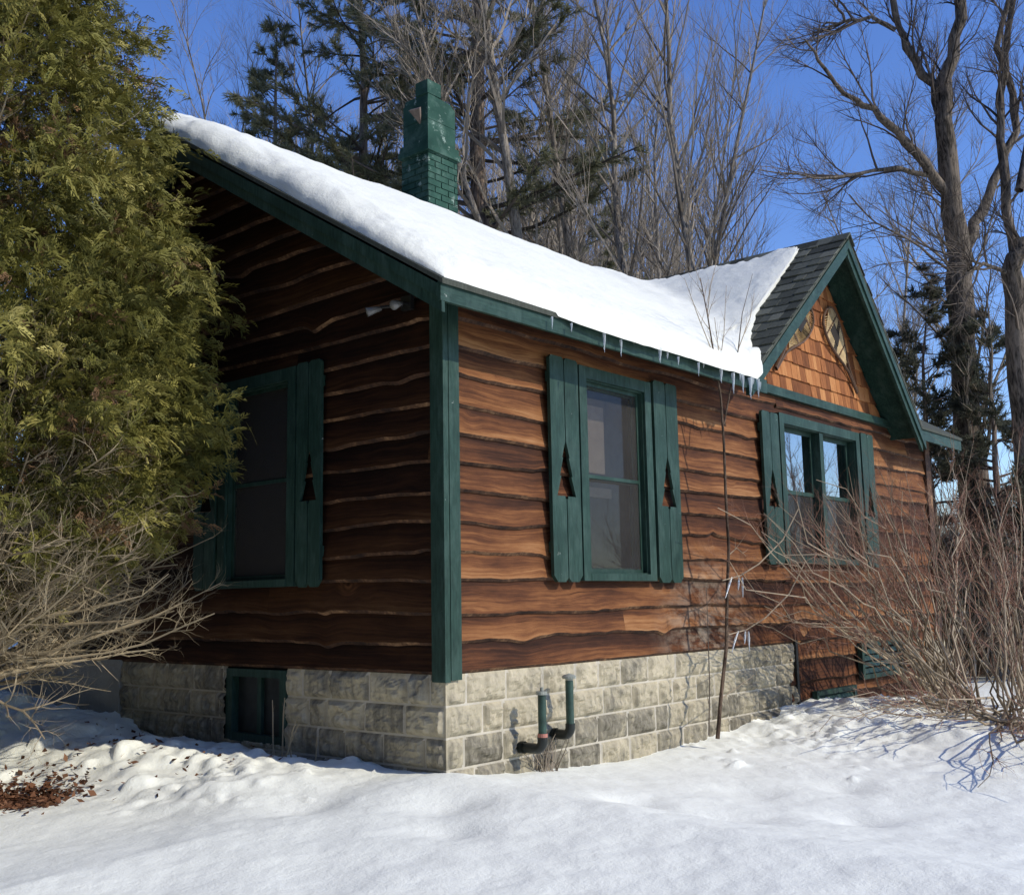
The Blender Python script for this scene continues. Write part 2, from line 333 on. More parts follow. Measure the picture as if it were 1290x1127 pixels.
BARKG = mat_bark('grey_bark', (0.09, 0.078, 0.062), (0.38, 0.33, 0.265)); BARKD = mat_bark('dark_furrowed_bark', (0.032, 0.027, 0.021), (0.22, 0.18, 0.14)); BARKP = mat_bark('pine_bark', (0.07, 0.052, 0.04), (0.30, 0.23, 0.175))
TWIG = mat_tone('grey_brown_twigs', [(0.2, (0.12, 0.10, 0.076)), (0.8, (0.40, 0.34, 0.265))], 0.85, 0, 2.0, 0.3)
TWIGD = mat_tone('dark_twigs', [(0.2, (0.05, 0.04, 0.032)), (0.8, (0.20, 0.16, 0.125))], 0.85, 0, 2.0, 0.3)
STEM = mat_tone('grey_shrub_stems', [(0.2, (0.14, 0.11, 0.075)), (0.8, (0.46, 0.37, 0.26))], 0.8, 0, 5.0, 0.4)
REDTW = mat_tone('red_brown_twigs', [(0.2, (0.14, 0.076, 0.052)), (0.8, (0.40, 0.225, 0.155))], 0.7, 0, 5.0, 0.3)
DEADB = mat_tone('dead_cedar_wood', [(0.2, (0.16, 0.125, 0.08)), (0.8, (0.50, 0.41, 0.27))], 0.85, 0, 4.0, 0.4)
LEAFM = mat_tone('dead_leaves', [(0.2, (0.05, 0.022, 0.012)), (0.6, (0.17, 0.075, 0.038)), (0.9, (0.30, 0.16, 0.09))], 0.8, 0.1)

# ------------------------------------------------------------------ ground
WX = [(-40, -0.61 - 0.9), (-12, -0.61 - 0.55), (-5, -0.89), (-0.2, -0.615), (0, -0.61), (0.65, -0.70), (1.24, -0.745), (2.2, -0.775), (2.6, -0.75), (3.5, -0.73), (4.0, -0.667), (4.5, -0.615), (5.1, -0.605), (6.5, -0.65), (7.6, -0.72), (9, -0.84), (12, -0.92), (30, -1.0), (200, -1.0)]
WY = [(-200, -0.61 - 0.7), (-12, -0.61 - 0.45), (-5, -0.61 - 0.23), (0, -0.61), (0.5, -0.64), (1.2, -0.66), (2.4, -0.65), (3.2, -0.64), (4, -0.54), (4.7, -0.49), (5.4, -0.40), (7, -0.42), (12, -0.60), (200, -0.65)]
def ground(x, y):
    x = np.asarray(x, float); y = np.asarray(y, float)
    A = np.interp(x, *zip(*WX)); B = np.interp(y, *zip(*WY))
    fw = sstep(9, 14, x); B = B * (1 - fw) + fw * np.maximum(B, -0.66)
    z = A + B + 0.61
    z = z + 0.07 * (fbm(x * 0.55, y * 0.55, 1, 3) - 0.5) + 0.022 * (fbm(x * 2.2, y * 2.2, 2, 3) - 0.5)
    z = z + 0.020 * (fbm(x * 4.0 + .4 * y, y * 5.5, 3, 4, .55) - 0.5) + 0.010 * (np.abs(fbm((x + y) * 3.0, (y - x) * 8.0, 4, 3, .6) - 0.5))
    # a few soft hollows in the crust
    for hx, hy, hr, hd in ((-0.55, -0.55, 0.22, 0.055), (0.45, -1.15, 0.20, 0.06), (0.6, -1.7, 0.24, 0.05), (-1.0, 0.15, 0.22, 0.05), (1.6, -1.3, 0.25, 0.04), (-0.9, -0.9, .18, .045), (1.3, -2.2, .2, .05), (2.3, -1.7, .18, .04)):
        z = z - hd * np.exp(-((x - hx) ** 2 + (y - hy) ** 2) / hr ** 2)
    # churned bank in front of the gable, and the roof slide by the shrubs
    m1 = sstep(0.2, 1.2, y) * (1 - sstep(6.5, 8, y)) * sstep(-1.75, -1.2, x + 0.18 * (y - 2) * 0 ) * (1 - sstep(0.4, 1.0, x))
    m2 = sstep(2.2, 4.0, x) * (1 - sstep(9, 11, x)) * sstep(-2.6, -1.4, y + 0.25 * (x - 4)) * (1 - sstep(0.3, 0.8, y))
    lump = fbm(x * 2.3, y * 2.3, 5, 3, 0.55) - 0.25 + 0.5 * np.abs(fbm(x * 4.5 + .3 * y, y * 3.6, 6, 3, 0.6) - 0.5)
    chunk = np.abs(fbm(x * 6, y * 6, 9, 4, 0.7) - 0.5) * 2 * sstep(.35, .65, fbm(x * 1.6, y * 1.6, 12, 2))
    z = z + m1 * (0.13 * np.exp(-((x + 0.75) / 0.6) ** 2) + 0.17 * lump + 0.07 * chunk - 0.06) + m2 * (0.16 * lump + 0.07 * chunk - 0.055)
    # bare dip with leaves by the cedar
    z = z - 0.08 * np.exp(-(((x + 1.66) / 0.30) ** 2 + ((y - 2.36) / 0.30) ** 2))
    return z
def gz(x, y): return float(ground(x, y))
def axis(c0, c1, step, far, g=1.13):
    a = list(np.arange(c0, c1, step)); s = step; x = c1
    hi = []
    while x < far: hi.append(x); s *= g; x += s
    lo = []; s = step; x = c0 - step
    while x > -far: lo.append(x); s *= g; x -= s
    return np.array(lo[::-1] + a + hi)
gx = axis(-3.4, 7.6, 0.027, 260); gy = axis(-3.6, 6.0, 0.027, 260)
X, Y = np.meshgrid(gx, gy, indexing='ij')
GZ_ = ground(X, Y); rb = np.random.default_rng(19)
def crumbs(n, fx, fy, r0, r1):                              # rounded broken lumps of slid and ploughed snow
    for _ in range(n):
        cx, cy = fx(), fy(); r = r0 + (r1 - r0) * rb.random() ** 2.4; h = r * rb.uniform(.15, .45); a = rb.uniform(0, 3.14); e = rb.uniform(.4, .9)
        i0, i1 = np.searchsorted(gx, [cx - r * 1.7, cx + r * 1.7]); j0, j1 = np.searchsorted(gy, [cy - r * 1.7, cy + r * 1.7])
        x, y = X[i0:i1, j0:j1], Y[i0:i1, j0:j1]; dx, dy = x - cx, y - cy; u = dx * math.cos(a) + dy * math.sin(a); v = (dy * math.cos(a) - dx * math.sin(a)) / e
        d = np.sqrt(u * u + v * v) / r * (0.55 + 0.9 * fbm(x * 13, y * 13, cx, 3, .6))
        GZ_[i0:i1, j0:j1] = np.maximum(GZ_[i0:i1, j0:j1], GZ_[i0:i1, j0:j1] * 0 + ground(np.array(cx), np.array(cy)) - .25 * r + (h + .25 * r) * np.sqrt(np.clip(1 - d * d, 0, 1)) - 9 * (d > 1))
crumbs(170, lambda: min(rb.normal(-.75, .38), -.06), lambda: rb.uniform(.7, 5.2), .03, .15)
crumbs(70, lambda: rb.normal(-.4, .35), lambda: rb.uniform(.2, 1.8), .02, .07)
crumbs(110, lambda: rb.uniform(2.4, 7.2), lambda: -abs(rb.normal(.5, .75)) - .12, .025, .13)
g = MB(); g.grid(np.stack([X, Y, GZ_], -1)); go = struct(g.build('snow_ground', GSNOW, None, True))

# ------------------------------------------------------------------ the cottage
H = thing('cottage', 'brown waney-edge wooden cottage with green trim, block foundation and cross gable', 'cottage', (0, 0, 0))
XR = 9.25; YB = 6.0
ZR0, SL, RY = 2.765, 0.612, 3.0                              # roof surface z = ZR0 + SL*y, ridge at y = RY
def zroof(y): return np.where(np.asarray(y) <= RY, ZR0 + SL * np.asarray(y), ZR0 + SL * (2 * RY - np.asarray(y)))
GX, GZ, GL, GR = 6.11, 4.455, 0.80, 1.03                     # cross gable peak and slopes
def zgab(x): x = np.asarray(x, float); return np.where(x < GX, GZ - GL * (GX - x), GZ - GR * (x - GX))
right = lambda V: np.stack([V[:, 0], -V[:, 2], V[:, 1]], 1)  # local (along, up, out) -> sunny wall
left = lambda V: np.stack([-V[:, 2], V[:, 0], V[:, 1]], 1)   # local (y, up, out) -> gable wall
rng = np.random.default_rng(7)

def siding(xf, u0, u1, z0, z1, openings, top, seed, flip, off=0.0, z0f=None):
    b = MB(xf); rg = np.random.default_rng(seed)
    us = np.arange(u0, u1 + 1e-6, 0.025); us[-1] = u1
    for (a, c, _, _) in openings: us = np.r_[us, a, c]
    us = np.unique(np.round(us, 4)); n = len(us)
    nb = int(math.ceil((z1 - z0) / 0.2))
    edge = []
    for i in range(nb + 1):
        amp = rg.uniform(0.3, 1.2)
        e = z0 + i * 0.2 + rg.uniform(-.018, .018) + 0.020 * (fbm(us * 0.45, us * 0 + i * 1.7, seed, 2) - 0.5) * 2 + amp * 0.026 * (fbm(us * 1.7, us * 0 + i * 3, seed + 1, 3) - 0.5) * 2
        for k in range(rg.integers(0, max(2, int((u1 - u0) * 1.2)))):   # scallops where branches grew
            c = rg.uniform(u0, u1); e = e - rg.uniform(-0.022, 0.034) * np.exp(-((us - c) / rg.uniform(0.04, 0.15)) ** 2)
        e = e + 0.006 * (fbm(us * 14, us * 0 + i, seed + 2, 3) - 0.5)
        if i == 0: e = z0 + 0.008 * (fbm(us * 2, us * 0, seed, 2) - 0.5)
        edge.append(e)
    tops = top(us)
    for i in range(nb):
        zb = edge[i].copy(); zt = np.maximum(edge[i + 1] + 0.035, zb + 0.06)
        thick = 0.030 + 0.012 * rg.random()
        # board joints
        cuts = sorted([u0] + [c for c in rg.uniform(u0, u1, 2) if u1 - u0 > 3 and rg.random() < 0.25] + [u1])
        tone = np.zeros(n - 1)
        for k in range(len(cuts) - 1):
            um = (us[:-1] + us[1:]) / 2; tone[(um >= cuts[k]) & (um <= cuts[k + 1])] = rg.random()
        bite = 0.006 + 0.010 * fbm(us * 9, us * 0 + i, seed + 5, 3)
        rows = [(zt, 0.004 + 0 * us), (zb + (zt - zb) * 0.55, 0.5 * thick + 0.004 * (fbm(us * 4, us * 0 + i, seed + 8, 2) - 0.5) + 0 * us),
                (zb + bite + 0.010, thick + 0.003 * (fbm(us * 8, us * 0 + i, seed + 6, 2) - 0.5)),
                (zb + 0.002, thick - 0.012 - 0.5 * bite), (zb, thick - 0.5 * bite - 0.018), (zb + 0.006, -0.012 + 0 * us)]
        vv = np.array([1.0, 0.55, 0.1, 0.02, 0, 0])
        Z = np.array([np.minimum(r[0], tops) for r in rows]); O = np.array([r[1] for r in rows])
        keep = np.ones(n - 1, bool); um = (us[:-1] + us[1:]) / 2
        Z2 = np.repeat(Z[:, :, None], 2, 2)                   # per segment copies: [:, seg start/end]
        Zs = np.stack([Z[:, :-1], Z[:, 1:]], -1)
        for (a, c, w0, w1) in openings:
            ins = (um > a) & (um < c)
            zs = Zs[:, ins]
            lo, hi = zs.min(0).min(-1), zs.max(0).max(-1)
            full = (lo >= w0 - 0.02) & (hi <= w1 + 0.02)
            k2 = keep[ins]; k2[full] = False; keep[ins] = k2
            below = (lo < w0) & (hi > w0); above = (hi > w1) & (lo < w1) & ~below
            zs = np.where(below[None, :, None], np.minimum(zs, w0), zs); zs = np.where(above[None, :, None], np.maximum(zs, w1), zs)
            Zs[:, ins] = zs
        dead = (Zs[0] - Zs[4]).max(-1) < 0.004; keep &= ~dead
        idx = np.where(keep)[0]
        for r in range(5):
            P = np.zeros((len(idx), 4, 3)); U = np.zeros((len(idx), 4, 2))
            for k, (rr, e) in enumerate(((r, 0), (r + 1, 0), (r + 1, 1), (r, 1))):
                P[:, k, 0] = us[idx + e]; P[:, k, 1] = Zs[rr, idx, e]; P[:, k, 2] = O[rr, idx + e] + off
                U[:, k, 0] = us[idx + e]; U[:, k, 1] = vv[rr]
            if flip: P = P[:, ::-1]; U = U[:, ::-1]
            b.quads(P, 0 if r < 2 else 1, tone[idx], U)
    return b
topR = lambda u: np.where((u > 4.15) & (u < 8.1), 2.53, 2.62)
opR = [(1.49, 2.416, 0.645, 2.25), (4.91, 6.84, 0.83, 2.29)]
b = siding(right, 0.098, 5.02, 0.0, 2.62, opR, topR, 11, False, 0.0)
b.build('siding_wall', [SID, EDGE], H)['label'] = 'sunlit wavy brown boards around the screened window'
b = siding(right, 5.07, XR, -1.0, 2.62, opR[1:], topR, 12, False, 0.0)
b.build('siding_wall', [SID, EDGE], H)['label'] = 'brown boards of the wall below the cross gable'
opL = [(1.53, 2.425, 0.64, 2.245)]
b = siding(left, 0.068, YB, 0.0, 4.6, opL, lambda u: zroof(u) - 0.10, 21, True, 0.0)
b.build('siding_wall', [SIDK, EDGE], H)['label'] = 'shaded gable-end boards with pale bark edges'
b = MB()                                                    # backing behind the boards, and the two far walls
def panel(b, xf, u0, u1, z0, topf, holes, n):
    b.xf = xf
    us = np.unique(np.r_[np.linspace(u0, u1, 60), [h for q in holes for h in q[:2]]])
    for a, c in zip(us[:-1], us[1:]):
        m = (a + c) / 2; spans = [(z0, None)]
        for (p, q, w0, w1) in holes:
            if p < m < q: spans = [(z0, w0), (w1, None)]
        for s0, s1 in spans:
            t0 = topf(a) if s1 is None else s1; t1 = topf(c) if s1 is None else s1
            b.quads([[(a, s0, 0), (c, s0, 0), (c, t1, 0), (a, t0, 0)]], 0)
panel(b, right, 0.0, XR, -1.1, lambda u: 2.62, [(p + .0, q, r, t) for p, q, r, t in opR], 0)
panel(b, left, 0.0, YB, -1.1, lambda u: float(zroof(u)) - 0.06, opL + [(1.66, 2.33, -0.52, -0.05)], 0)
b.xf = None
b.quads([[(0, YB, -1.1), (XR, YB, -1.1), (XR, YB, 2.70), (0, YB, 2.70)]])
us = np.linspace(0, YB, 30)
b.quads([[(XR, a, -1.1), (XR, c, -1.1), (XR, c, float(zroof(c)) - .06), (XR, a, float(zroof(a)) - .06)] for a, c in zip(us[:-1], us[1:])])
b.build('wall_sheathing', DARK, H)
b = siding(lambda V: np.stack([XR + V[:, 2], V[:, 0], V[:, 1]], 1), 0, YB, -1.0, 4.6, [], lambda u: zroof(u) - 0.10, 23, False, 0.01)
b.build('siding_wall', [SID, EDGE], H)
b = MB(); b.box((-0.035, 0.0, -0.02), (0.0, 0.02, 2.5)); b.box((-0.052, -0.052, -0.045), (-0.002, 0.072, 2.60)); b.box((0.001, -0.056, -0.035), (0.102, -0.004, 2.52))
b.build('corner_post', GREEN, H)
b = MB(); b.box((XR - 0.12, -0.055, -0.9), (XR + 0.05, -0.005, 2.5)); b.build('corner_board', EDGE, H)
b = MB(); b.box((5.022, -0.05, -1.0), (5.068, 0.01, 0.03)); b.build('edge_board', BLACK, H)

# --- foundations: rock-face block courses as one carved surface per wall
def blocks(xf, L, seed, flip, holes=(), h=0.203, zmin=-1.05, out=0.0):
    st = 0.0145; us = np.arange(0, L + 1e-6, st); us[-1] = L; zs = np.arange(zmin, 0.0001, st); zs = np.r_[zs[:-1], 0.0]
    U, Z = np.meshgrid(us, zs, indexing='ij'); rg = np.random.default_rng(seed)
    row = np.floor(-Z / h); row = np.clip(row, 0, 6); v = (-Z - row * h)
    D = np.zeros_like(U); T = np.zeros_like(U)
    for r in range(7):
        M = row == r; u = U[M]
        edges = [-0.05, rg.uniform(0.14, 0.22) if r % 2 == 0 else rg.uniform(0.28, 0.4)]
        while edges[-1] < L: edges.append(edges[-1] + rg.choice([0.40, 0.40, 0.40, 0.40, 0.30, 0.20]) + rg.uniform(-.01, .01))
        e = np.array(edges); k = np.searchsorted(e, u, side='right') - 1; k = np.clip(k, 0, len(e) - 2)
        du = np.minimum(u - e[k], e[k + 1] - u); dv = np.minimum(v[M], h - v[M]); tn = rg.random(len(e)) * 0.85
        D[M] = np.minimum(du, dv); T[M] = tn[k]
    mort = D < 0.0105
    q = np.abs(fbm(U * 6 + T * 90, Z * 9 + T * 31, seed, 4, 0.6) - 0.5) * 2
    q2 = fbm(U * 3.5 + T * 50, Z * 4.5, seed + 3, 2)
    hgt = np.where(mort, 0.004, 0.006 + 0.012 * np.clip((D - 0.0095) / 0.035, 0, 1) ** 0.7 + (0.062 * q + 0.030 * (q2 - 0.5)) * np.clip((D - 0.0095) / 0.03, 0, 1))
    hgt = hgt - 0.003 * (1 - fbm(U * 30, Z * 30, seed + 6, 2))
    k_ = sstep(0.012, 0.05, U); hgt = hgt * k_ + 0.014 * (1 - k_)
    P = np.stack([U, Z, hgt + out], -1)
    b = MB(xf); a, c = U.shape; o = b.verts(P); I = o + np.arange(a * c).reshape(a, c)
    F = np.stack([I[:-1, :-1], I[1:, :-1], I[1:, 1:], I[:-1, 1:]], -1).reshape(-1, 4)
    tone = np.where(mort[:-1, :-1] & mort[1:, 1:] | (D[:-1, :-1] + D[1:, 1:] < 0.017), 1.0, T[:-1, :-1]).ravel()
    keep = np.ones(len(F), bool); um = ((U[:-1, :-1] + U[1:, 1:]) / 2).ravel(); zm = ((Z[:-1, :-1] + Z[1:, 1:]) / 2).ravel()
    for (p, q_, w0, w1) in holes: keep &= ~((um > p) & (um < q_) & (zm > w0) & (zm < w1))
    F = F[keep]; b.faces(F[:, ::-1] if flip else F, 0, tone[keep]); return b
b = blocks(lambda V: right(V - np.array([.03, 0, 0])), 5.05, 31, False, out=0.014); b.build('foundation_wall', BLOCK, H, False)['label'] = 'sunlit buff rock-face block foundation'
b = blocks(lambda V: left(V - np.array([.03, 0, 0])), 3.98, 32, True, [(1.66, 2.40, -0.56, 0.01)], out=0.014); b.build('foundation_wall', BLOCK, H, False)['label'] = 'shaded grey rock-face block foundation'
b = MB(); b.box((-0.05, 3.96, -1.1), (-0.001, YB + 0.9, 0.015)); b.build('concrete_wall', CONC, H)
b = MB(right)
for r in range(5):
    z0 = -0.13 - 0.203 * (r + 1)
    b.box((8.72 if r % 2 else 8.70, z0 + 0.006, 0.022), (9.2, z0 + 0.197, 0.13 + 0.01 * (r % 2)), 0, 0.35 + 0.1 * r)
b.build('foundation_pier', BLOCK, H)

# --- roof
b = MB(); T = 0.034
val = [(GX, (GZ - ZR0) / SL)]
yE, xL, xRr = -0.43, -0.44, 9.5
zv = float(zroof(yE)); x1 = GX - (GZ - zv) / GL; x2 = GX + (GZ - zv) / GR; yv = (GZ - ZR0) / SL
def rp(x, y, d=0.0): return (x, y, float(zroof(y)) - d)
b.prism([rp(xL, yE), rp(x1, yE), rp(GX, yv), rp(x2, yE), rp(xRr, yE), rp(xRr, RY), rp(xL, RY)], (0, 0, -T), 0, 0.4)
b.prism([rp(xL, RY), rp(xRr, RY), rp(xRr, 6.5), rp(xL, 6.5)], (0, 0, -T), 0, 0.4)
yg = -0.42
b.prism([(x1, yE, zv), (GX, yg, GZ), (GX, yv, GZ)], (0, 0, -T), 0, 0.4)
b.prism([(GX, yg, GZ), (x2, yE, zv), (GX, yv, GZ)], (0, 0, -T), 0, 0.4)
# loose shingle courses on the bare strip of the cross gable, and the ridge cap
rg = np.random.default_rng(5)
Ls = math.hypot(1, GL); nr = 17; down = np.array([-1, 0, -GL]) / Ls; nrm = np.array([-GL, 0, 1]) / Ls
tot = (GX - x1) * Ls
for r in range(nr):
    t0 = tot - r * tot / nr; t1 = t0 - tot / nr * 1.35
    y = yg - 0.012
    while y < 1.9:
        wd = rg.uniform(0.11, 0.2); sl_ = t0 + rg.uniform(-0.022, 0.012); h0 = rg.uniform(0.016, 0.028)
        a = np.array([GX, 0, GZ]) + down * sl_; c = np.array([GX, 0, GZ]) + down * max(t1, 0)
        o1, o2 = nrm * h0, nrm * 0.003
        q = [a + o2, a + o1, c + o2 * 2, c]
        xx = np.array([0, y, 0]); x_ = np.array([0, min(y + wd - 0.006, 1.9), 0])
        tn = rg.random()
        b.quads([[a + o1 + xx, a + o1 + x_, c + o2 * 2 + x_, c + o2 * 2 + xx], [a + xx, a + x_, a + o1 + x_, a + o1 + xx], [a + xx, a + o1 + xx, c + o2 * 2 + xx, c + xx]], 0, tn)
        y += wd
y = yg - 0.03
while y < yv:
    b.prism([(GX - 0.11, y, GZ - 0.11 * GL + 0.02), (GX, y, GZ + 0.032), (GX + 0.11, y, GZ - 0.11 * GR + 0.02), (GX + 0.11, y, GZ - 0.11 * GR), (GX, y, GZ + 0.006), (GX - 0.11, y, GZ - 0.11 * GL)], (0, 0.19, 0.0), 0, rg.random()); y += 0.185
# right slope shingle edges of the cross gable
Lr = math.hypot(1, GR); dR = np.array([1, 0, -GR]) / Lr; nR = np.array([GR, 0, 1]) / Lr; totR = (x2 - GX) * Lr
for r in range(20):
    t0 = totR - r * totR / 20; t1 = max(t0 - totR / 20 * 1.3, 0); a = np.array([GX, 0, GZ]) + dR * t0; c = np.array([GX, 0, GZ]) + dR * t1
    y0_, y1_ = np.array([0, yg - 0.012 + rg.uniform(-.006, .006), 0]), np.array([0, 1.2, 0]); o1 = nR * 0.02; o2 = nR * 0.004
    b.quads([[a + o1 + y0_, c + o2 + y0_, c + o2 + y1_, a + o1 + y1_], [a + y0_, a + o1 + y0_, a + o1 + y1_, a + y1_], [a + y0_, c + y0_, c + o2 + y0_, a + o1 + y0_]], 0, rg.random())
b.build('roof', ROOFM, H)
# fascia along the eave
b = MB(); b.box((-0.438, -0.412, 2.362), (x1 + 0.30, -0.385, 2.492)); b.build('fascia', GREENX, H)
b = MB(); b.box((x2 - 0.02, -0.412, 2.34), (xRr - 0.01, -0.385, 2.488)); b.build('fascia', GREENX, H)
# rake boards (gable end)
def rake(b, x0, x1_, d0, d1, ya, yb):
    b.hexa([(x0, ya, float(zroof(ya)) - d1), (x1_, ya, float(zroof(ya)) - d1), (x1_, yb, float(zroof(yb)) - d1), (x0, yb, float(zroof(yb)) - d1),
            (x0, ya, float(zroof(ya)) - d0), (x1_, ya, float(zroof(ya)) - d0), (x1_, yb, float(zroof(yb)) - d0), (x0, yb, float(zroof(yb)) - d0)])
b = MB(); rake(b, -0.44, -0.415, 0.052, 0.140, -0.41, 3.0); rake(b, -0.428, -0.40, 0.135, 0.225, -0.41, 3.0); b.build('rake_board', GREEN, H)
b = MB(); rake(b, -0.44, -0.415, 0.052, 0.140, 3.0, 6.4); rake(b, -0.428, -0.40, 0.135, 0.225, 3.0, 6.4); b.build('rake_board', GREEN, H)
b = MB(); rake(b, 9.44, 9.49, 0.052, 0.22, -0.384, 3.0); rake(b, 9.44, 9.49, 0.052, 0.22, 3.0, 6.4); b.build('rake_board', GREEN, H)
b = MB(); rake(b, -0.40, -0.002, 0.06, 0.085, -0.384, 3.0); rake(b, -0.40, -0.002, 0.06, 0.085, 3.0, 6.4); b.build('soffit', SOFF, H)
b = MB(); b.hexa([(-0.4, -0.384, 2.40), (x1 + .2, -0.384, 2.40), (x1 + .2, -0.01, 2.60), (-0.4, -0.01, 2.60), (-0.4, -0.384, 2.42), (x1 + .2, -0.384, 2.42), (x1 + .2, -0.01, 2.62), (-0.4, -0.01, 2.62)]); b.build('soffit', SOFF, H)
b = MB(); b.hexa([(x2, -0.384, 2.40), (xRr - .06, -0.384, 2.40), (xRr - .06, -0.01, 2.60), (x2, -0.01, 2.60), (x2, -0.384, 2.42), (xRr - .06, -0.384, 2.42), (xRr - .06, -0.01, 2.62), (x2, -0.01, 2.62)]); b.build('soffit', SOFF, H)
# cross gable rakes: two stepped boards each side, soffit behind, running back to the wall
def slope_board(b, xa, xb, d0, d1, y0, y1):
    za, zb = float(zgab(xa)), float(zgab(xb))
    b.hexa([(xa, y0, za - d1), (xb, y0, zb - d1), (xb, y1, zb - d1), (xa, y1, za - d1), (xa, y0, za - d0), (xb, y0, zb - d0), (xb, y1, zb - d0), (xa, y1, za - d0)])
b = MB(); slope_board(b, x1 - 0.08, GX, 0.052, 0.145, -0.425, -0.39); slope_board(b, x1 + 0.02, GX, 0.13, 0.215, -0.405, -0.37); b.build('rake_board', GREENX, H)
b = MB(); slope_board(b, GX, x2 + 0.12, 0.052, 0.155, -0.425, -0.39); slope_board(b, GX, x2 + 0.05, 0.14, 0.255, -0.405, -0.37); b.build('rake_board', GREENX, H)
b = MB(); slope_board(b, x1 + 0.3, GX, 0.055, 0.075, -0.37, -0.002); slope_board(b, GX, x2 + 0.05, 0.055, 0.075, -0.37, -0.002); b.build('soffit', SOFF, H)
b = MB(right); b.box((4.13, 2.515, 0.018), (8.05, 2.605, 0.075)); b.build('trim_board', GREENX, H)
# shingled gable wall
b = MB(right); rg = np.random.default_rng(3); z = 2.59; r = 0
lim = lambda x: float(zgab(x)) - 0.09
while z < 4.4:
    hh = 0.178; x = 3.9 + rg.uniform(0, 0.1)
    while x < 8.2:
        wd = rg.uniform(0.07, 0.17); g_ = 0.004; zl = z + rg.uniform(-0.006, 0.006); zt = z + hh + 0.03; tn = rg.random(); th = rg.uniform(0.024, 0.032)
        xa, xb = x, x + wd - g_; la, lb = lim(xa), lim(xb)
        if min(la, lb) > zl + 0.01 or max(la, lb) > zl:
            pa, pb = min(zt, max(la, zl)), min(zt, max(lb, zl))
            b.quads([[(xa, zl, th), (xb, zl, th), (xb, pb, 0.008), (xa, pa, 0.008)], [(xa, zl, 0.0), (xb, zl, 0.0), (xb, zl, th), (xa, zl, th)],
                     [(xa, zl, 0.0), (xa, zl, th), (xa, pa, 0.008), (xa, pa, 0.0)], [(xb, zl, th), (xb, zl, 0.0), (xb, pb, 0.0), (xb, pb, 0.008)]], 0, tn)
        x += wd
    z += hh; r += 1
b.poly([(3.9, 2.45, 0.003), (8.1, 2.45, 0.003), (8.1, lim(8.1) + .02, 0.003), (GX, GZ - 0.06, 0.003), (3.9, lim(3.9) + .02, 0.003)], 1)
b.build('gable_wall', [CEDSH, DARK], H)
# chimney
b = MB(); rg = np.random.default_rng(8)
def brickbox(b, x0, x1_, y0, y1, z0, z1, ch, m=0):
    b.box((x0 + .008, y0 + .008, z0), (x1_ - .008, y1 - .008, z1), m)
    z = z0; r = 0
    while z < z1 - 0.01:
        for ax, lo, hi, fix, sg in ((0, x0, x1_, y0, 0), (0, x0, x1_, y1, 1), (1, y0, y1, x0, 2), (1, y0, y1, x1_, 3)):
            u = lo - (0.1 if r % 2 else 0.0)
            while u < hi - 0.02:
                a = max(u, lo); c = min(u + 0.205, hi); o = rg.uniform(0.0, 0.005)
                zt = min(z + ch - 0.010, z1)
                if c - a > 0.03:
                    c2 = c - (0.008 if c < hi else 0)
                    if sg == 0: b.box((a, y0 - o, z + .001), (c2, y0 + .02, zt), m, rg.random())
                    if sg == 1: b.box((a, y1 - .02, z + .001), (c2, y1 + o, zt), m, rg.random())
                    if sg == 2: b.box((x0 - o, a + .001, z + .002), (x0 + .02, c2 - .001, zt - .001), m, rg.random())
                    if sg == 3: b.box((x1_ - .02, a + .001, z + .002), (x1_ + o, c2 - .001, zt - .001), m, rg.random())
                u += 0.213
        z += ch; r += 1
cx0, cx1, cy0, cy1 = 2.93, 3.40, 3.02, 3.44
brickbox(b, cx0, cx1, cy0, cy1, 4.2, 5.47, 0.073)
ch = b.build('chimney', BRICK, H)
b = MB(); b.box((cx0 - .03, cy0 - .03, 5.462), (cx1 + .03, cy1 + .03, 5.53)); b.box((cx0 - .015, cy0 - .015, 5.531), (cx1 + .015, cy1 + .015, 5.60)); b.build('chimney_band', BRICK, ch)
b = MB(); b.box((cx0 + .005, cy0 + .005, 5.601), (cx1 - .02, cy1 - .02, 5.838)); b.box((cx0 + .009, cy0 + .010, 5.8385), (cx1 - .027, cy1 - .024, 5.845)); b.box((cx0 + .005, cy0 + .006, 5.8455), (cx1 - .022, cy1 - .02, 6.08)); b.hexa([(cx0 + .012, cy0 + .012, 6.0805), (cx1 - .03, cy0 + .012, 6.0805), (cx1 - .03, cy1 - .03, 6.0805), (cx0 + .012, cy1 - .03, 6.0805), (cx0 + .02, cy0 + .014, 6.15), (cx1 - .09, cy0 + .014, 6.13), (cx1 - .10, cy1 - .05, 6.12), (cx0 + .02, cy1 - .04, 6.15)]); b.box((cx0 + .006, cy0 + .008, 6.1505), (cx0 + .22, cy0 + .20, 6.31)); b.build('chimney_stack', BRICK, ch)
b = MB(); b.prism([(cx0 - .10, cy0 + .03, 5.93), (cx0 - .10, cy0 + .20, 5.95), (cx0 + .01, cy0 + .13, 5.80)], (0.02, 0, 0.02)); b.build('metal_flange', RUST, ch)
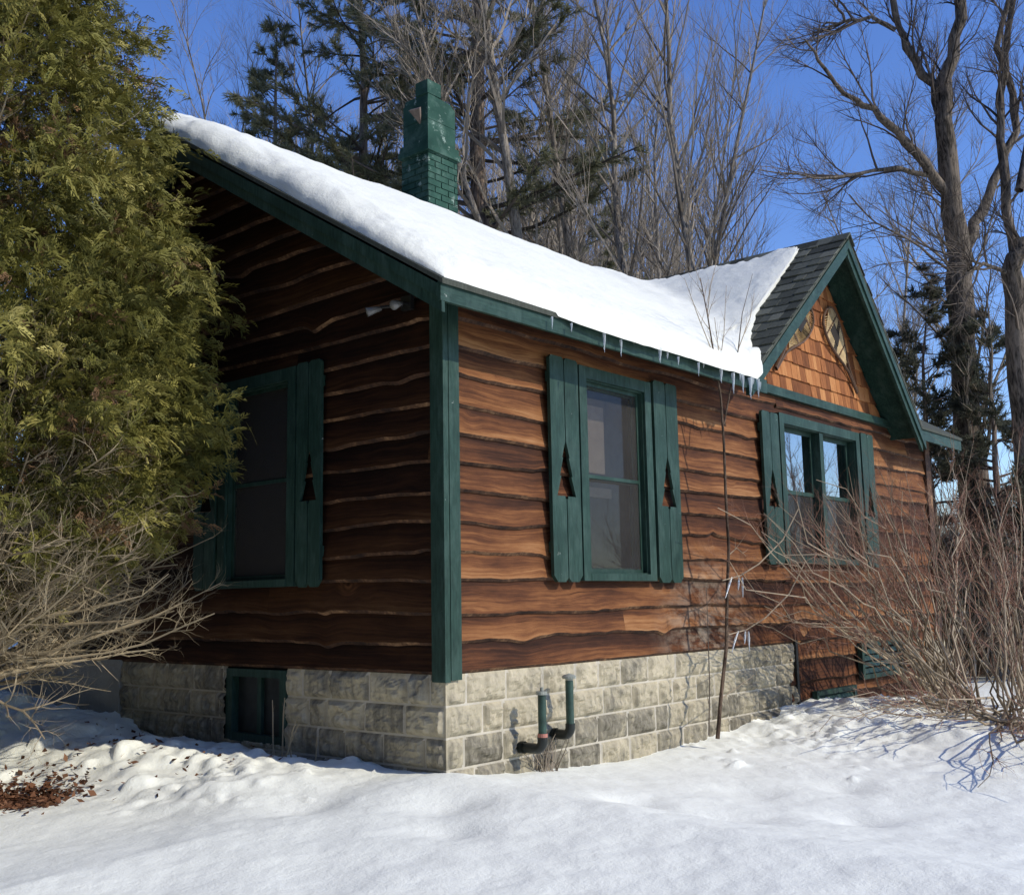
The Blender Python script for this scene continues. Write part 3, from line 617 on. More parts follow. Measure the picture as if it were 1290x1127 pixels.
# --- windows
def window(xf, u0, u1, z0, z1, name, units=1, screen=True, cas=0.095, label=None, flip=False):
    fr = MB(xf); c = cas
    fr.box((u0, z0, 0.03), (u0 + c, z1, 0.085)); fr.box((u1 - c, z0, 0.03), (u1, z1, 0.085))
    fr.box((u0 + c, z1 - c, 0.03), (u1 - c, z1, 0.083)); fr.box((u0 + c, z0, 0.03), (u1 - c, z0 + 0.055, 0.088))
    # jambs going inward
    a0, a1, b0, b1 = u0 + c - 0.004, u1 - c + 0.004, z0 + 0.051, z1 - c + 0.004
    fr.box((a0, b0, -0.09), (a0 + 0.014, b1, 0.06)); fr.box((a1 - 0.014, b0, -0.09), (a1, b1, 0.06)); fr.box((a0, b1 - 0.014, -0.09), (a1, b1, 0.058)); fr.box((a0, b0, -0.09), (a1, b0 + 0.014, 0.058))
    a0 += 0.014; a1 -= 0.014; b0 += 0.014; b1 -= 0.014
    W = fr.build('window', GREEN, H); 
    if label: W['label'] = label
    uw = (a1 - a0 - 0.09 * (units - 1)) / units
    for k in range(units):
        p0 = a0 + k * (uw + 0.09); p1 = p0 + uw; mid = (b0 + b1) / 2
        if k: mm = MB(xf); mm.box((p0 - 0.09, b0, -0.07), (p0, b1, 0.07)); mm.build('mullion', GREEN, W)
        for (q0, q1, o) in ((mid - 0.02, b1, -0.035), (b0, mid + 0.02, -0.062)):
            s_ = MB(xf); t = 0.042
            s_.box((p0, q0, o - 0.012), (p0 + t, q1, o + 0.012)); s_.box((p1 - t, q0, o - 0.012), (p1, q1, o + 0.012)); s_.box((p0 + t, q0, o - 0.011), (p1 - t, q0 + t, o + 0.011)); s_.box((p0 + t, q1 - t, o - 0.011), (p1 - t, q1, o + 0.011))
            s_.build('sash', GREEN, W)
            g_ = MB(xf); g_.quads([[(p0 + t, q0 + t, o), (p1 - t, q0 + t, o), (p1 - t, q1 - t, o), (p0 + t, q1 - t, o)]]); g_.build('pane', GLASS if units == 1 or q0 == b0 else MIRG, W)
        if not screen:
            s_ = MB(xf); o = -0.03; s_.quads([[(p0 + .01, b0 + .01, o), (p1 - .01, b0 + .01, o), (p1 - .01, mid, o), (p0 + .01, mid, o)]]); s_.build('screen', SCREEN, W)
        if screen:
            s_ = MB(xf); o = 0.012; t = 0.028
            s_.box((p0, b0, o - .008), (p0 + t, b1, o + .008)); s_.box((p1 - t, b0, o - .008), (p1, b1, o + .008)); s_.box((p0 + t, b0, o - .007), (p1 - t, b0 + t, o + .007)); s_.box((p0 + t, b1 - t, o - .007), (p1 - t, b1, o + .007))
            s_.box((p0 + t, mid - .014, o - .007), (p1 - t, mid + .014, o + .007)); s_.build('screen_frame', GREEN, W)
            s_ = MB(xf); s_.quads([[(p0 + t, b0 + t, o), (p1 - t, b0 + t, o), (p1 - t, b1 - t, o), (p0 + t, b1 - t, o)]]); s_.build('screen', SCREEN, W)
    return W, (a0, a1, b0, b1)
W1, q = window(right, 1.445, 2.461, 0.615, 2.295, 'w', label='screened sunny window between pine-tree cutout shutters')
b = MB(right); b.quads([[(q[0] + 0.06, 1.50, -0.16), (q[0] + 0.55, 1.50, -0.16), (q[0] + 0.55, 2.06, -0.16), (q[0] + 0.06, 2.06, -0.16)]]); b.box((q[0] + .05, 1.30, -0.18), (q[0] + 0.62, 1.38, -0.15)); b.build('blind', BLIND, W1)
W2, q2 = window(right, 4.86, 6.89, 0.80, 2.335, 'w', units=2, screen=False, cas=0.10, label='double window reflecting sky below the cross gable')
W3, q3 = window(left, 1.485, 2.47, 0.61, 2.29, 'w', label='dark window in the shaded gable end')
b = MB(left)
b.prism([(q3[0] + .03, .72, -.14), (q3[0] + .03, 1.16, -.14), (q3[0] + .10, 1.10, -.14), (q3[0] + .27, .72, -.14)], (0, 0, 0.01)); b.prism([(q3[0] + .30, .86, -.14), (q3[0] + .25, 1.20, -.14), (q3[0] + .38, 1.25, -.14), (q3[0] + .42, 1.12, -.14)], (0, 0, 0.01)); b.build('curtain', CURT, W3)
b = MB(); b.box((0.4, 0.9, -0.3), (XR - .3, 0.95, 2.5)); b.box((0.9, 0.951, -0.3), (0.95, 5.5, 2.5)); b.build('room_partition', ROOMW, H)
b = MB(left); b.box((1.62, -0.565, -0.03), (1.70, -0.015, 0.035)); b.box((2.30, -0.565, -0.03), (2.38, -0.015, 0.035)); b.box((1.70, -0.565, -0.03), (2.30, -0.505, 0.033)); b.box((1.70, -0.075, -0.03), (2.30, -0.015, 0.033)); b.box((1.97, -0.505, -0.05), (2.02, -0.075, 0.0))
BW = b.build('basement_window', GREEN, H); b = MB(left); b.quads([[(1.70, -.505, -.03), (2.30, -.505, -.03), (2.30, -.075, -.03), (1.70, -.075, -.03)]]); b.build('pane', DARKPANE, BW)  # opaque pane: the unlit basement behind it is put into its dark colour
b = MB(right)
for (a0, a1, c0, c1) in ((6.55, 7.75, -0.46, -0.06), (5.35, 6.35, -0.95, -0.50)):
    b.box((a0, c0, 0.045), (a0 + .06, c1, 0.10)); b.box((a1 - .06, c0, 0.045), (a1, c1, 0.10)); b.box((a0 + .06, c0, 0.045), (a1 - .06, c0 + .05, 0.098)); b.box((a0 + .06, c1 - .05, 0.045), (a1 - .06, c1, 0.098))
    k = c0 + 0.06
    while k < c1 - 0.07:
        b.hexa([(a0 + .06, k, 0.05), (a1 - .06, k, 0.05), (a1 - .06, k, 0.09), (a0 + .06, k, 0.09), (a0 + .06, k + .05, 0.05), (a1 - .06, k + .05, 0.05), (a1 - .06, k + .05, 0.065), (a0 + .06, k + .05, 0.065)]); k += 0.07
    b.box((a0 + .03, c0 + .02, 0.04), (a1 - .03, c1 - .02, 0.047), 1)
b.build('louvred_hatch', [GREEN, DARK], H)
# --- plank shutters with a pine-tree cut-out
def shutter(xf, u0, u1, z0, z1, label=None):
    b = MB(xf); w = (u1 - u0 - 0.014) / 2; h = z1 - z0; o = 0.062; t = 0.03
    ta, tb = z0 + h * 0.375, z0 + h * 0.62                  # foot and tip of the cut-out
    wt = min(0.11, w * 0.68); s = tb - ta
    tree = [(0, ta - .02), (0.012, ta - .02), (0.012, ta), (wt, ta), (wt * .52, ta + s * .36), (wt * .66, ta + s * .36), (wt * .28, ta + s * .70), (wt * .38, ta + s * .70), (0.0, tb)]
    for sg in (0, 1):
        ui = u0 + w if sg == 0 else u1 - w; dirn = -1 if sg == 0 else 1; ue = u0 if sg == 0 else u1
        p = [(ui, z0 + .03)] + [(ui + dirn * a, c) for a, c in tree] + [(ui, z1 - .02), (ui + dirn * .02, z1), (ue - dirn * .02, z1), (ue, z1 - .02), (ue, z0 + .05), (ue - dirn * .045, z0), (ui + dirn * .03, z0)]
        p = [(a, c, o) for a, c in p]
        if dirn < 0: p = p[::-1]
        b.prism(p, (0, 0, t if sg == 0 else t - .003))
    for zz in (z0 + .22, z1 - .2): b.box((u0 + .02, zz, 0.03), (u1 - .02, zz + .08, 0.061))
    k = b.build('shutter', GREEN, H)
    if label: k['label'] = label
shutter(right, 1.065, 1.420, 0.605, 2.315, 'left shutter of the screened sunny window'); shutter(right, 2.493, 2.872, 0.60, 2.325, 'right shutter of the screened sunny window')
shutter(right, 4.46, 4.82, 0.78, 2.31); shutter(right, 6.92, 7.28, 0.78, 2.345)
shutter(left, 1.177, 1.462, 0.60, 2.30); shutter(left, 2.505, 2.80, 0.60, 2.30)
# --- oil-tank pipes on the sunny foundation
def arc(c, a, b_, n=7): return [tuple(np.array(c) + np.array(a) * math.cos(t) + np.array(b_) * math.sin(t)) for t in np.linspace(0, math.pi / 2, n)]
def pipe(x, ztop, zel, d, r, cap, band, name):
    b = MB(); R_ = 0.055
    pts = [(x, -d, ztop)] + [(x, -d, zel + R_ + 0.02)]; b.tube(pts, [r, r], 16, 0); P = b.build(name, PIPEM, H, True)
    e = MB(); el = [(x, -d, zel + R_ + .025)] + [(x, -d + R_ - R_ * math.cos(t), zel + R_ - R_ * math.sin(t)) for t in np.linspace(0, math.pi / 2, 7)] + [(x - 0.0, -0.0, zel)]
    e.tube(el, [r * 1.22] * len(el), 14, 0); e.tube([(x, -0.075, zel), (x, -0.02, zel)], [r * 1.45] * 2, 14); e.build('elbow', PIPEB, P, True)
    c = MB()
    if cap == 'mushroom':
        pr = [(0, r * .9), (0.012, r * 1.0), (0.016, r * 1.75), (0.03, r * 1.8), (0.042, r * 1.3), (0.05, 0.002)]
    else: pr = [(0, r * 1.1), (0.0, r * 1.35), (0.022, r * 1.35), (0.024, r * .45), (0.05, r * .45), (0.051, 0.001)]
    c.tube([(x, -d, ztop + a) for a, _ in pr], [q_ for _, q_ in pr], 16); c.build('pipe_cap', METAL, P)
    if band:
        k = MB(); k.tube([(x, -d, zel + R_ + .01), (x, -d, zel + R_ + .05)], [r * 1.2] * 2, 14); k.build('sealant_band', PINK, P)
    return P
pipe(0.71, -0.17, -0.535, 0.235, 0.029, 'plug', True, 'filler_pipe')['label'] = 'shorter pipe with plug top'
pipe(1.07, -0.10, -0.48, 0.20, 0.029, 'mushroom', False, 'vent_pipe')['label'] = 'taller pipe with mushroom cap'
# flood light under the rake
b = MB(left); b.box((0.22, 2.50, 0.05), (0.32, 2.60, 0.085)); b.tube([(0.25, 2.54, 0.085), (0.24, 2.53, 0.15), (0.22, 2.52, 0.19)], [.012] * 3, 6); b.tube([(0.30, 2.54, 0.085), (0.36, 2.53, 0.14), (0.43, 2.53, 0.17)], [.012] * 3, 6)
FL = b.build('flood_light', BLACK, H)
for (u, z, n, du) in ((0.215, 2.515, 0.19, -0.02), (0.44, 2.525, 0.17, 0.05)):
    k = MB(left); k.tube([(u, z, n - .01), (u + du * .3, z - .01, n + .02), (u + du, z - .035, n + .08), (u + du, z - .036, n + .082)], [.014, .022, .034, .001], 12); k.build('lamp_head', LAMPG, FL, True)

# ------------------------------------------------------------------ snow on the roof
def smax(a, b, k):
    h = np.clip(0.5 + 0.5 * (a - b) / k, 0, 1); return a * h + b * (1 - h) + k * h * (1 - h)
ys = np.unique(np.r_[np.linspace(-0.50, -0.30, 14), np.linspace(-0.30, 0.40, 46), np.linspace(0.4, 2.6, 60), np.linspace(2.6, 3.5, 30), np.linspace(3.5, 6.45, 26)])
xr_y = [-0.50, -0.42, -0.33, -0.2, -0.07, 0.0, 0.03, 0.06, 0.10, 0.34, 0.5, 2.5, 2.75, 2.95, 3.1, 6.5]; xr_x = [3.72, 3.98, 4.08, 4.26, 4.56, 4.78, 5.38, 5.86, 6.10, 6.10, 6.0, 5.99, 6.1, 7.3, 9.45, 9.45]
nu = 260; uu = np.linspace(0, 1, nu); uu = 0.5 - 0.5 * np.cos(uu * math.pi); uu = 0.35 * np.linspace(0, 1, nu) + 0.65 * uu
x0 = -0.415 + 0.07 * (fbm(ys * 2.2, ys * 0, 41, 3) - 0.5) - 0.012 * np.sin(ys * 4)
x1r = np.interp(ys, xr_y, xr_x) + (0.16 * (fbm(ys * 5, ys * 0, 42, 3) - 0.5) + 0.10 * (fbm(ys * 17, ys * 0, 43, 3) - 0.5)) * (ys < 2.6)
XX = x0[:, None] + (x1r - x0)[:, None] * uu[None, :]; YY = np.repeat(ys[:, None], nu, 1)
# eave line: pulled back at the corner, hanging over further right
yeave = np.interp(XX, [-0.5, 0.5, 0.75, 1.0, 3.8, 4.2], [-0.405, -0.41, -0.45, -0.475, -0.48, -0.38]) + 0.035 * (fbm(XX * 4, XX * 0, 44, 3) - 0.5)
f = np.clip((YY + 0.5) / 0.8, 0, 1); YY = np.where(YY < 0.3, yeave + (YY + 0.5) / 0.8 * (0.3 - yeave), YY)
main = zroof(np.clip(YY, -0.43, 9)); cross = zgab(np.minimum(XX, GX)); base = np.maximum(main, np.where(YY < yv + .2, cross, -9))
base = np.where(YY < -0.43, base - (-0.43 - YY) * 0.9, base)
soft = smax(main, np.where(YY < yv + .2, cross, main - 5), 0.55)
dl = XX - x0[:, None]; drr = (x1r[:, None] - XX) * np.where((YY < 2.6), 0.6, 1.0) + 0 * XX
de = YY - yeave
# on the cross gable the right-hand boundary runs nearly along x: use the y distance too
dy = np.full_like(XX, 9.0); on = (XX > 4.6) & (YY < 1.2); dy[on] = (YY[on] - np.interp(XX[on], xr_x[:11], xr_y[:11]))
dy = np.maximum(dy, 0)
def rnd(d, w): d = np.clip(d / w, 0, 1); return np.sqrt(np.clip(1 - (1 - d) ** 2, 0, 1))
onc = sstep(-0.25, 0.25, cross - main) * (YY < yv + .2)
Tm = (0.255 + 0.05 * (fbm(XX * 0.9, YY * 0.9, 45, 3) - 0.5)) * (1 - onc) + 0.13 * onc
Tm = Tm * (0.62 + 0.38 * sstep(-0.3, 1.2, YY))
edge = rnd(dl, 0.34) * rnd(np.minimum(drr, dy), 0.22) * rnd(de, 0.42)
top = base + (soft - base + Tm) * edge + (0.05 * (fbm(XX * 2.6, YY * 2.6, 46, 4, .6) - 0.5) + 0.012 * (fbm(XX * 11, YY * 11, 48, 3, .6) - .5) + 0.09 * (fbm(XX * 7, YY * 7, 47, 4, .6) - 0.5) * np.exp(-np.minimum(dl, de) / 0.22)) * edge + 0.006
ridge = 0.06 * np.exp(-((YY - RY) / 0.35) ** 2); top = top - ridge * edge
b = MB(); b.grid(np.stack([XX, YY, top], -1), flip=True); b.grid(np.stack([XX, YY, base + 0.003 - 0.02 * (YY < -0.435)], -1))
def strip(i, fl):
    A = np.stack([XX[i], YY[i], top[i]], -1); B_ = np.stack([XX[i], YY[i], (base + 0.003 - 0.02 * (YY < -0.435))[i]], -1); b.grid(np.stack([A, B_], 0), flip=fl)
strip((0, slice(None)), False); strip((-1, slice(None)), True); strip((slice(None), 0), True); strip((slice(None), -1), False)
tag(b.build('roof_snow', SNOW, None, True), 'thick white snow blanket lying on the cottage roof', 'snow')
# icicles: a few shapes copied along the eave
rnd_ = random.Random(4); protos = []
for k in range(3):
    b = MB(); L = (0.10, 0.16, 0.07)[k]; b.tube([(0, 0, 0.015), (0.003, 0, -L * .35), (-.002, 0.002, -L * .75), (0.001, 0, -L)], [.016, .010, .006, .001], 7); protos.append(b)
pm = [p.build('icicle', ICE, None, True) for p in protos]; used = set()
def icicle(x, y, z, k, s, label):
    o = pm[k] if k not in used else pm[k].copy()
    if k in used: COL.objects.link(o)
    used.add(k); o.location = (x, y, z); o.scale = (s, s, s); tag(o, label, 'icicle', 'icicles along the snowy eave')
for i, x in enumerate([0.66, 0.86, 1.52, 2.0, 2.14, 2.30, 2.75, 3.02, 3.22, 3.33, 3.43, 3.52, 3.60, 3.68, 3.75, 3.38, 3.56, 2.62, 1.25]):
    x += rnd_.uniform(-.03, .03); icicle(x, -0.455 - 0.012 * (i % 2), 2.445 - 0.01 * (i % 3), (1, 0, 1, 0, 2, 0, 2, 0, 1, 0, 1, 1, 0, 1, 0, 1, 2, 1, 1, 2, 1, 0, 2)[i], rnd_.uniform(.45, 1.25), 'small clear icicle hanging from the snow at the green eave')

# ------------------------------------------------------------------ snowshoes on the gable
def snowshoe(tip, tail, wd, label):
    tip = np.array(tip); tail = np.array(tail); ax = tail - tip; L = np.linalg.norm(ax); ax /= L; sd = np.array([-ax[1], ax[0]])
    o = 0.06
    def P(t, s, oo=0.0): q_ = tip + ax * L * t + sd * s * wd; return (q_[0], q_[1], o + oo)
    T_ = thing('snowshoe', label, 'snowshoe', (tip[0], -o, tip[1]), 'snowshoes on the gable')
    prof = [(0.0, 0), (0.015, .5), (0.06, .85), (0.14, 1.0), (0.26, 1.0), (0.38, .85), (0.50, .58), (0.62, .30), (0.72, .12), (0.82, .07), (1.0, .05)]
    b = MB(right); ptsA = [P(t, s) for t, s in prof]; ptsB = [P(t, -s) for t, s in prof]
    for p in (ptsA, ptsB): b.tube(p, [.016] * len(p), 6)
    for t, s in ((0.17, 1.0), (0.48, .62)): b.tube([P(t, s), P(t, -s)], [.014] * 2, 5)
    b.build('wooden_frame', ASHW, T_)
    wdt = lambda t: np.interp(t, [p[0] for p in prof], [p[1] for p in prof])
    b = MB(right); c = MB(right)
    for k in range(34):
        t0 = 0.02 + 0.6 * k / 34
        for sg in (1, -1):
            t1 = t0 + 0.14
            if t1 < 0.66:
                m = b if not (0.22 < t0 < 0.30) else c
                m.tube([P(t0, sg * wdt(t0) * .97, .004 * sg), P(t1, -sg * wdt(t1) * .97, .004 * sg)], [.0045] * 2, 3)
    # rawhide toe fan and foot panel
    b.prism([P(0.06, .3, -.004), P(0.20, .75, -.004), P(0.24, .1, -.004)], (0, 0, .004)); b.prism([P(0.36, -.6, -.004), P(0.36, .1, -.004), P(0.56, .0, -.004)], (0, 0, .004))
    c.prism([P(0.19, .35, .004), P(0.19, -.4, .004), P(0.40, -.3, .004), P(0.36, .35, .004)], (0, 0, .006))
    b.build('lacing', RAWH, T_); c.build('binding', BLKWEB, T_)
snowshoe((5.80, 3.66), (4.90, 2.80), 0.21, 'left snowshoe of the gable pair, its tail pointing down left')
snowshoe((6.22, 3.68), (6.98, 2.83), 0.21, 'right snowshoe of the pair, beside the dark gable soffit')

# ------------------------------------------------------------------ vegetation helpers
def wander(R, p, d, L, n, wig, up=0.0, gain=1.0):
    pts = [p]; d = np.array(d, float); st = L / n; q = np.array(p, float)
    for i in range(n):
        d = d + np.array([R.gauss(0, wig), R.gauss(0, wig), R.gauss(0, wig) + up]); d /= math.sqrt(d @ d) + 1e-9
        q = q + d * st; pts.append(q.copy())
    return pts
def perp(R, d, ang):
    d = np.array(d); a = np.array([R.gauss(0, 1), R.gauss(0, 1), R.gauss(0, 1)]); a = a - d * (a @ d); a /= np.linalg.norm(a) + 1e-9
    return d * math.cos(ang) + a * math.sin(ang)
def sprout(R, mb, pts, rr, lvl, maxl, P, m=1):
    """side branches off a polyline, recursively"""
    n = len(pts); Ltot = sum(np.linalg.norm(np.array(pts[i + 1]) - np.array(pts[i])) for i in range(n - 1))
    cnt = P['cnt'][lvl]
    for k in range(max(1, int(round(cnt * R.uniform(.75, 1.25))))):
        t = P.get('start', [.25] * 6)[lvl] + (1 - P.get('start', [.25] * 6)[lvl]) * R.random() ** 0.85
        f = t * (n - 1); i = min(int(f), n - 2); fr = f - i
        p = np.array(pts[i]) * (1 - fr) + np.array(pts[i + 1]) * fr
        d = np.array(pts[i + 1]) - np.array(pts[i]); d /= np.linalg.norm(d) + 1e-9
        r = (rr[i] * (1 - fr) + rr[i + 1] * fr)
        L = P['len'][lvl] * R.uniform(.5, 1.15) * (1.15 - 0.65 * t)
        if L < 0.05: continue
        dd = perp(R, d, P['ang'][lvl] * R.uniform(.7, 1.25)); dd = dd + np.array([0, 0, P.get('lift', 0.15)]); dd /= np.linalg.norm(dd)
        ns = P['seg'][lvl]; r0 = min(r * 0.65, P['rad'][lvl]); q = wander(R, p, dd, L, ns, P['wig'], P['up'])
        q_r = [r0 * (1 - 0.8 * j / ns) for j in range(ns + 1)]
        mb.tube(q, q_r, 4 if lvl == 0 else 3, m, R.random())
        if lvl + 1 < maxl: sprout(R, mb, q, q_r, lvl + 1, maxl, P, m)

def bare_tree(name, label, base, height, rad0, seed, lean=(0, 0), P=None, mats=None, first=0.3, limbs=(), fork=None, group='bare deciduous trees'):
    R = random.Random(seed); mats = mats or (BARKG, TWIG)
    z0 = gz(base[0], base[1]) - 0.1
    T_ = thing(name, label, 'tree', (base[0], base[1], z0), group)
    n = 12; q = np.array([base[0], base[1], z0]); d = np.array([lean[0], lean[1], 1.0]); d /= np.linalg.norm(d); pts = [q]
    for i in range(n):
        d = d + np.array([R.gauss(0, .05), R.gauss(0, .05), 0.03]); d /= np.linalg.norm(d); q = q + d * height / n; pts.append(q)
    rr = [rad0 * (1 - 0.93 * (j / n) ** .9) for j in range(n + 1)]
    tr = MB(); tr.tube(pts, rr, 9)
    cr = MB(); pp = dict(P); pp['start'] = [first, .2, .15, .1]
    if fork:
        t, dv, fl, fr_ = fork; i = int(t * n); q2 = wander(R, pts[i], norm(np.array(dv)), fl, 8, .06, .04); r2 = [rr[i] * fr_ * (1 - .9 * j / 8) for j in range(9)]
        tr.tube(q2, r2, 8); sprout(R, cr, q2, r2, 0, len(pp['cnt']), pp, 0)
    sprout(R, cr, pts, rr, 0, len(pp['cnt']), pp, 0)
    tr.build('trunk', mats[0], T_, True); cr.build('crown', mats[1], T_)
    return T_
PB = dict(cnt=[36, 11, 7], len=[3.2, 1.3, 0.6], ang=[.75, .65, .6], seg=[6, 4, 2], rad=[.05, .016, .007], wig=.10, up=.05, lift=.2)
PU = dict(cnt=[52, 9, 5], len=[3.6, 1.5, .7], ang=[.78, .55, .5], seg=[7, 4, 2], rad=[.026, .010, .005], wig=.07, up=.06, lift=.25)   # upswept maple
def ll(px, D): p = at(px, 700, D); return (p[0], p[1])
def blades(mb, P, d, L, wd, m, spread, rs, mat=0, tone=None):
    K = len(P); Pm = np.repeat(P, m, 0); dm = np.repeat(d, m, 0) + rs.normal(0, spread, (K * m, 3)); dm = norm(dm)
    ln = L * rs.uniform(.6, 1.2, (K * m, 1)); sd = norm(np.cross(dm, rs.normal(0, 1, (K * m, 3)))) * wd
    tn = np.repeat(rs.random(K) if tone is None else tone, m) * .7 + rs.random(K * m) * .3
    mb.quads(np.stack([Pm - sd * .5, Pm + sd * .5, Pm + dm * ln * .6 + sd * .5, Pm + dm * ln], 1), mat, tn)

def pine(name, label, base, height, rad0, seed, crown0, spread, nb, lean=(0, 0), dens=1.0, group='pines behind the cottage', needle=None, Ln=0.17, droop=0.0, taper=1.0, mats=BARKP):
    R = random.Random(seed); rs = np.random.default_rng(seed); z0 = gz(*base) - .1
    T_ = thing(name, label, 'tree', (base[0], base[1], z0), group)
    n = 10; pts = [np.array([base[0] + lean[0] * height * j / n + R.gauss(0, .04), base[1] + lean[1] * height * j / n + R.gauss(0, .04), z0 + height * j / n]) for j in range(n + 1)]
    rr = [rad0 * (1 - .94 * j / n) for j in range(n + 1)]; tr = MB(); tr.tube(pts, rr, 9)
    br = MB(); PP = []; DD = []
    for k in range(nb):
        t = crown0 + (1 - crown0) * (k + R.random()) / nb; f = t * n; i = min(int(f), n - 1); p = pts[i] * (1 - f + i) + pts[i + 1] * (f - i)
        az = R.random() * 6.283; rel = (t - crown0) / (1 - crown0); L = spread * (1 - rel) ** taper * R.uniform(.55, 1.1) + .25
        el = R.uniform(-.15, .35) - droop + .5 * rel
        d = np.array([math.cos(az) * math.cos(el), math.sin(az) * math.cos(el), math.sin(el)])
        q = wander(R, p, d, L, 6, .09, .03 - droop * .05); r0 = min(rr[i] * .4, .012 * L + .01); br.tube(q, [r0 * (1 - .8 * j / 6) for j in range(7)], 4, 0, R.random())
        ns = int((L * 7 + 3) * dens)
        for _ in range(ns):
            f2 = 1 + 5 * R.random() ** .7; j = min(int(f2), 5); pb = q[j] * (1 - f2 + j) + q[j + 1] * (f2 - j); dm = q[j + 1] - q[j]; dm /= np.linalg.norm(dm)
            d2 = perp(R, dm, R.uniform(.4, 1.0)); d2[2] = d2[2] * .5 + .08 - droop * .3; l2 = R.uniform(.25, .75) * (1 - .5 * f2 / 6) * min(1, .4 + L / 3)
            q2 = wander(R, pb, d2, l2, 3, .12, .03); br.tube(q2, [.010, .007, .005, .003], 3, 0, R.random())
            for s_ in range(1, 4):
                PP.append(q2[s_]); DD.append(d2 + np.array([0, 0, .15])); PP.append((q2[s_] + q2[s_ - 1]) / 2); DD.append(d2)
    tr.build('trunk', mats, T_, True); br.build('branches', TWIGD, T_)
    fo = MB(); blades(fo, np.array(PP), norm(np.array(DD)), Ln, .015, 9, .65, rs); fo.build('needles', needle or NEEDLE, T_)
    return T_

# ------------------------------------------------------------------ the cedar on the left
R = random.Random(77); rs = np.random.default_rng(77)
cb = (-1.99, 2.90); czz = gz(*cb) - .1
CE = thing('cedar_tree', 'tall olive green cedar with grey bare lower limbs left of the gable', 'tree', (cb[0], cb[1], czz))
tr = MB(); tp = [(cb[0] + .03 * math.sin(k), cb[1] + .03 * math.cos(k * 1.3), czz + k * .75) for k in range(11)]; tr.tube(tp, [.15 * (1 - .09 * k) for k in range(11)], 9); tr.build('trunk', BARKD, CE, True)
CP = ([0.45, 0.85, 1.2, 1.7, 2.4, 3.0, 3.6, 4.3, 5.2, 6.2, 7.2], [0.45, 1.00, 1.66, 1.90, 1.90, 1.84, 1.68, 1.46, 1.10, .66, .08])
NC = 5600                                                   # branchlets, each carrying a fan of flat sprays
z = rs.uniform(0.5, 7.0, NC * 3); Rz = np.interp(z, *CP); kp = rs.random(NC * 3) < Rz / 1.85; z = z[kp][:NC]; Rz = Rz[kp][:NC]; NC = len(z)
az = rs.uniform(0, 2 * math.pi, NC)
rc = Rz * (0.70 + 0.44 * fbm(az * 2.2, z * 1.9, 61, 3) + .34 * (fbm(az * 5, z * 4.2, 62, 2) - .5)) * (1 - 0.62 * rs.random(NC) ** 1.7)
Pc = np.stack([cb[0] + rc * np.cos(az), cb[1] + rc * np.sin(az), z - .12 * rc / 1.5], 1)
out = np.stack([np.cos(az), np.sin(az), np.zeros(NC)], 1)
dc = norm(out + rs.normal(0, .42, (NC, 3)) + np.array([0, 0, .25]))
NS = 13; t = np.tile(np.linspace(0, 1, NS), NC); bl = np.repeat(rs.uniform(.16, .42, NC), NS)
P = np.repeat(Pc, NS, 0) + np.repeat(dc, NS, 0) * ((t - .7) * bl)[:, None]
K = len(P); P = P + rs.normal(0, .024, (K, 3)); P[:, 2] -= .07 * t * t
d = norm(np.repeat(dc, NS, 0) * .8 + rs.normal(0, .52, (K, 3)))
nr_ = norm(np.cross(d, rs.normal(0, 1, (K, 3)))); sd = np.cross(nr_, d)
size = rs.uniform(.065, .135, K); NV = 6; var = rs.integers(0, NV, K); Vs = []; tn_ = []; mi_ = []; brown = np.repeat((rs.random(NC) < .05).astype(int), NS)
tone0 = np.repeat(0.10 + 0.5 * fbm(az * 2.4, z * 2.2, 66, 2) + 0.40 * (rs.random(NC) - .4), NS) + 0.14 * (rs.random(K) - .5) + .28 * t
for v_ in range(NV):                                        # six irregular sprays: forked, curling, tips nodding
    leaf = []; cy = rs.normal(0, .10)
    for k in range(5):
        t_ = k / 4.6; cz = -0.30 * t_ * t_
        for sg in (1, -1):
            if rs.random() < .12: continue
            l = rs.uniform(.34, .72) * (1 - .5 * t_); a = rs.uniform(.3, .75); bx = t_ + rs.uniform(-.05, .05); by = cy * t_ * t_
            wd_ = .052 * rs.uniform(.7, 1.2); wdx, wdy = -wd_ * math.sin(a), sg * wd_ * math.cos(a)
            mx_, my_ = bx + .55 * l * math.cos(a), by + sg * l * .6 * math.sin(a)
            leaf.append([(bx, by, cz), (mx_ - wdx, my_ - wdy, cz - .03), (bx + l * math.cos(a * .5), by + sg * l * math.sin(a) * .8, cz - rs.uniform(.1, .4) * l), (mx_ + wdx, my_ + wdy, cz + .02)])
    leaf.append([(-.3, -.025, .04), (0.5, -.03 + cy * .25, -.075), (1.15, cy, -.40), (0.5, .03 + cy * .25, -.075)]); leaf = np.array(leaf); m_ = var == v_
    Vs.append((P[m_][:, None, None, :] + size[m_][:, None, None, None] * (leaf[None, :, :, 0:1] * d[m_][:, None, None, :] + leaf[None, :, :, 1:2] * sd[m_][:, None, None, :] + leaf[None, :, :, 2:3] * np.array([0, 0, 1.0]))).reshape(-1, 4, 3))
    tn_.append(np.repeat(tone0[m_], len(leaf))); mi_.append(np.repeat(brown[m_], len(leaf)))
fo = MB(); fo.quads(np.concatenate(Vs), np.concatenate(mi_), np.concatenate(tn_))
fo.build('foliage', [CEDAR, mat_tone('dead_cedar_sprays', [(0.2, (0.07, 0.04, 0.02)), (0.8, (0.24, 0.14, 0.07))], 0.8)], CE)
br = MB()
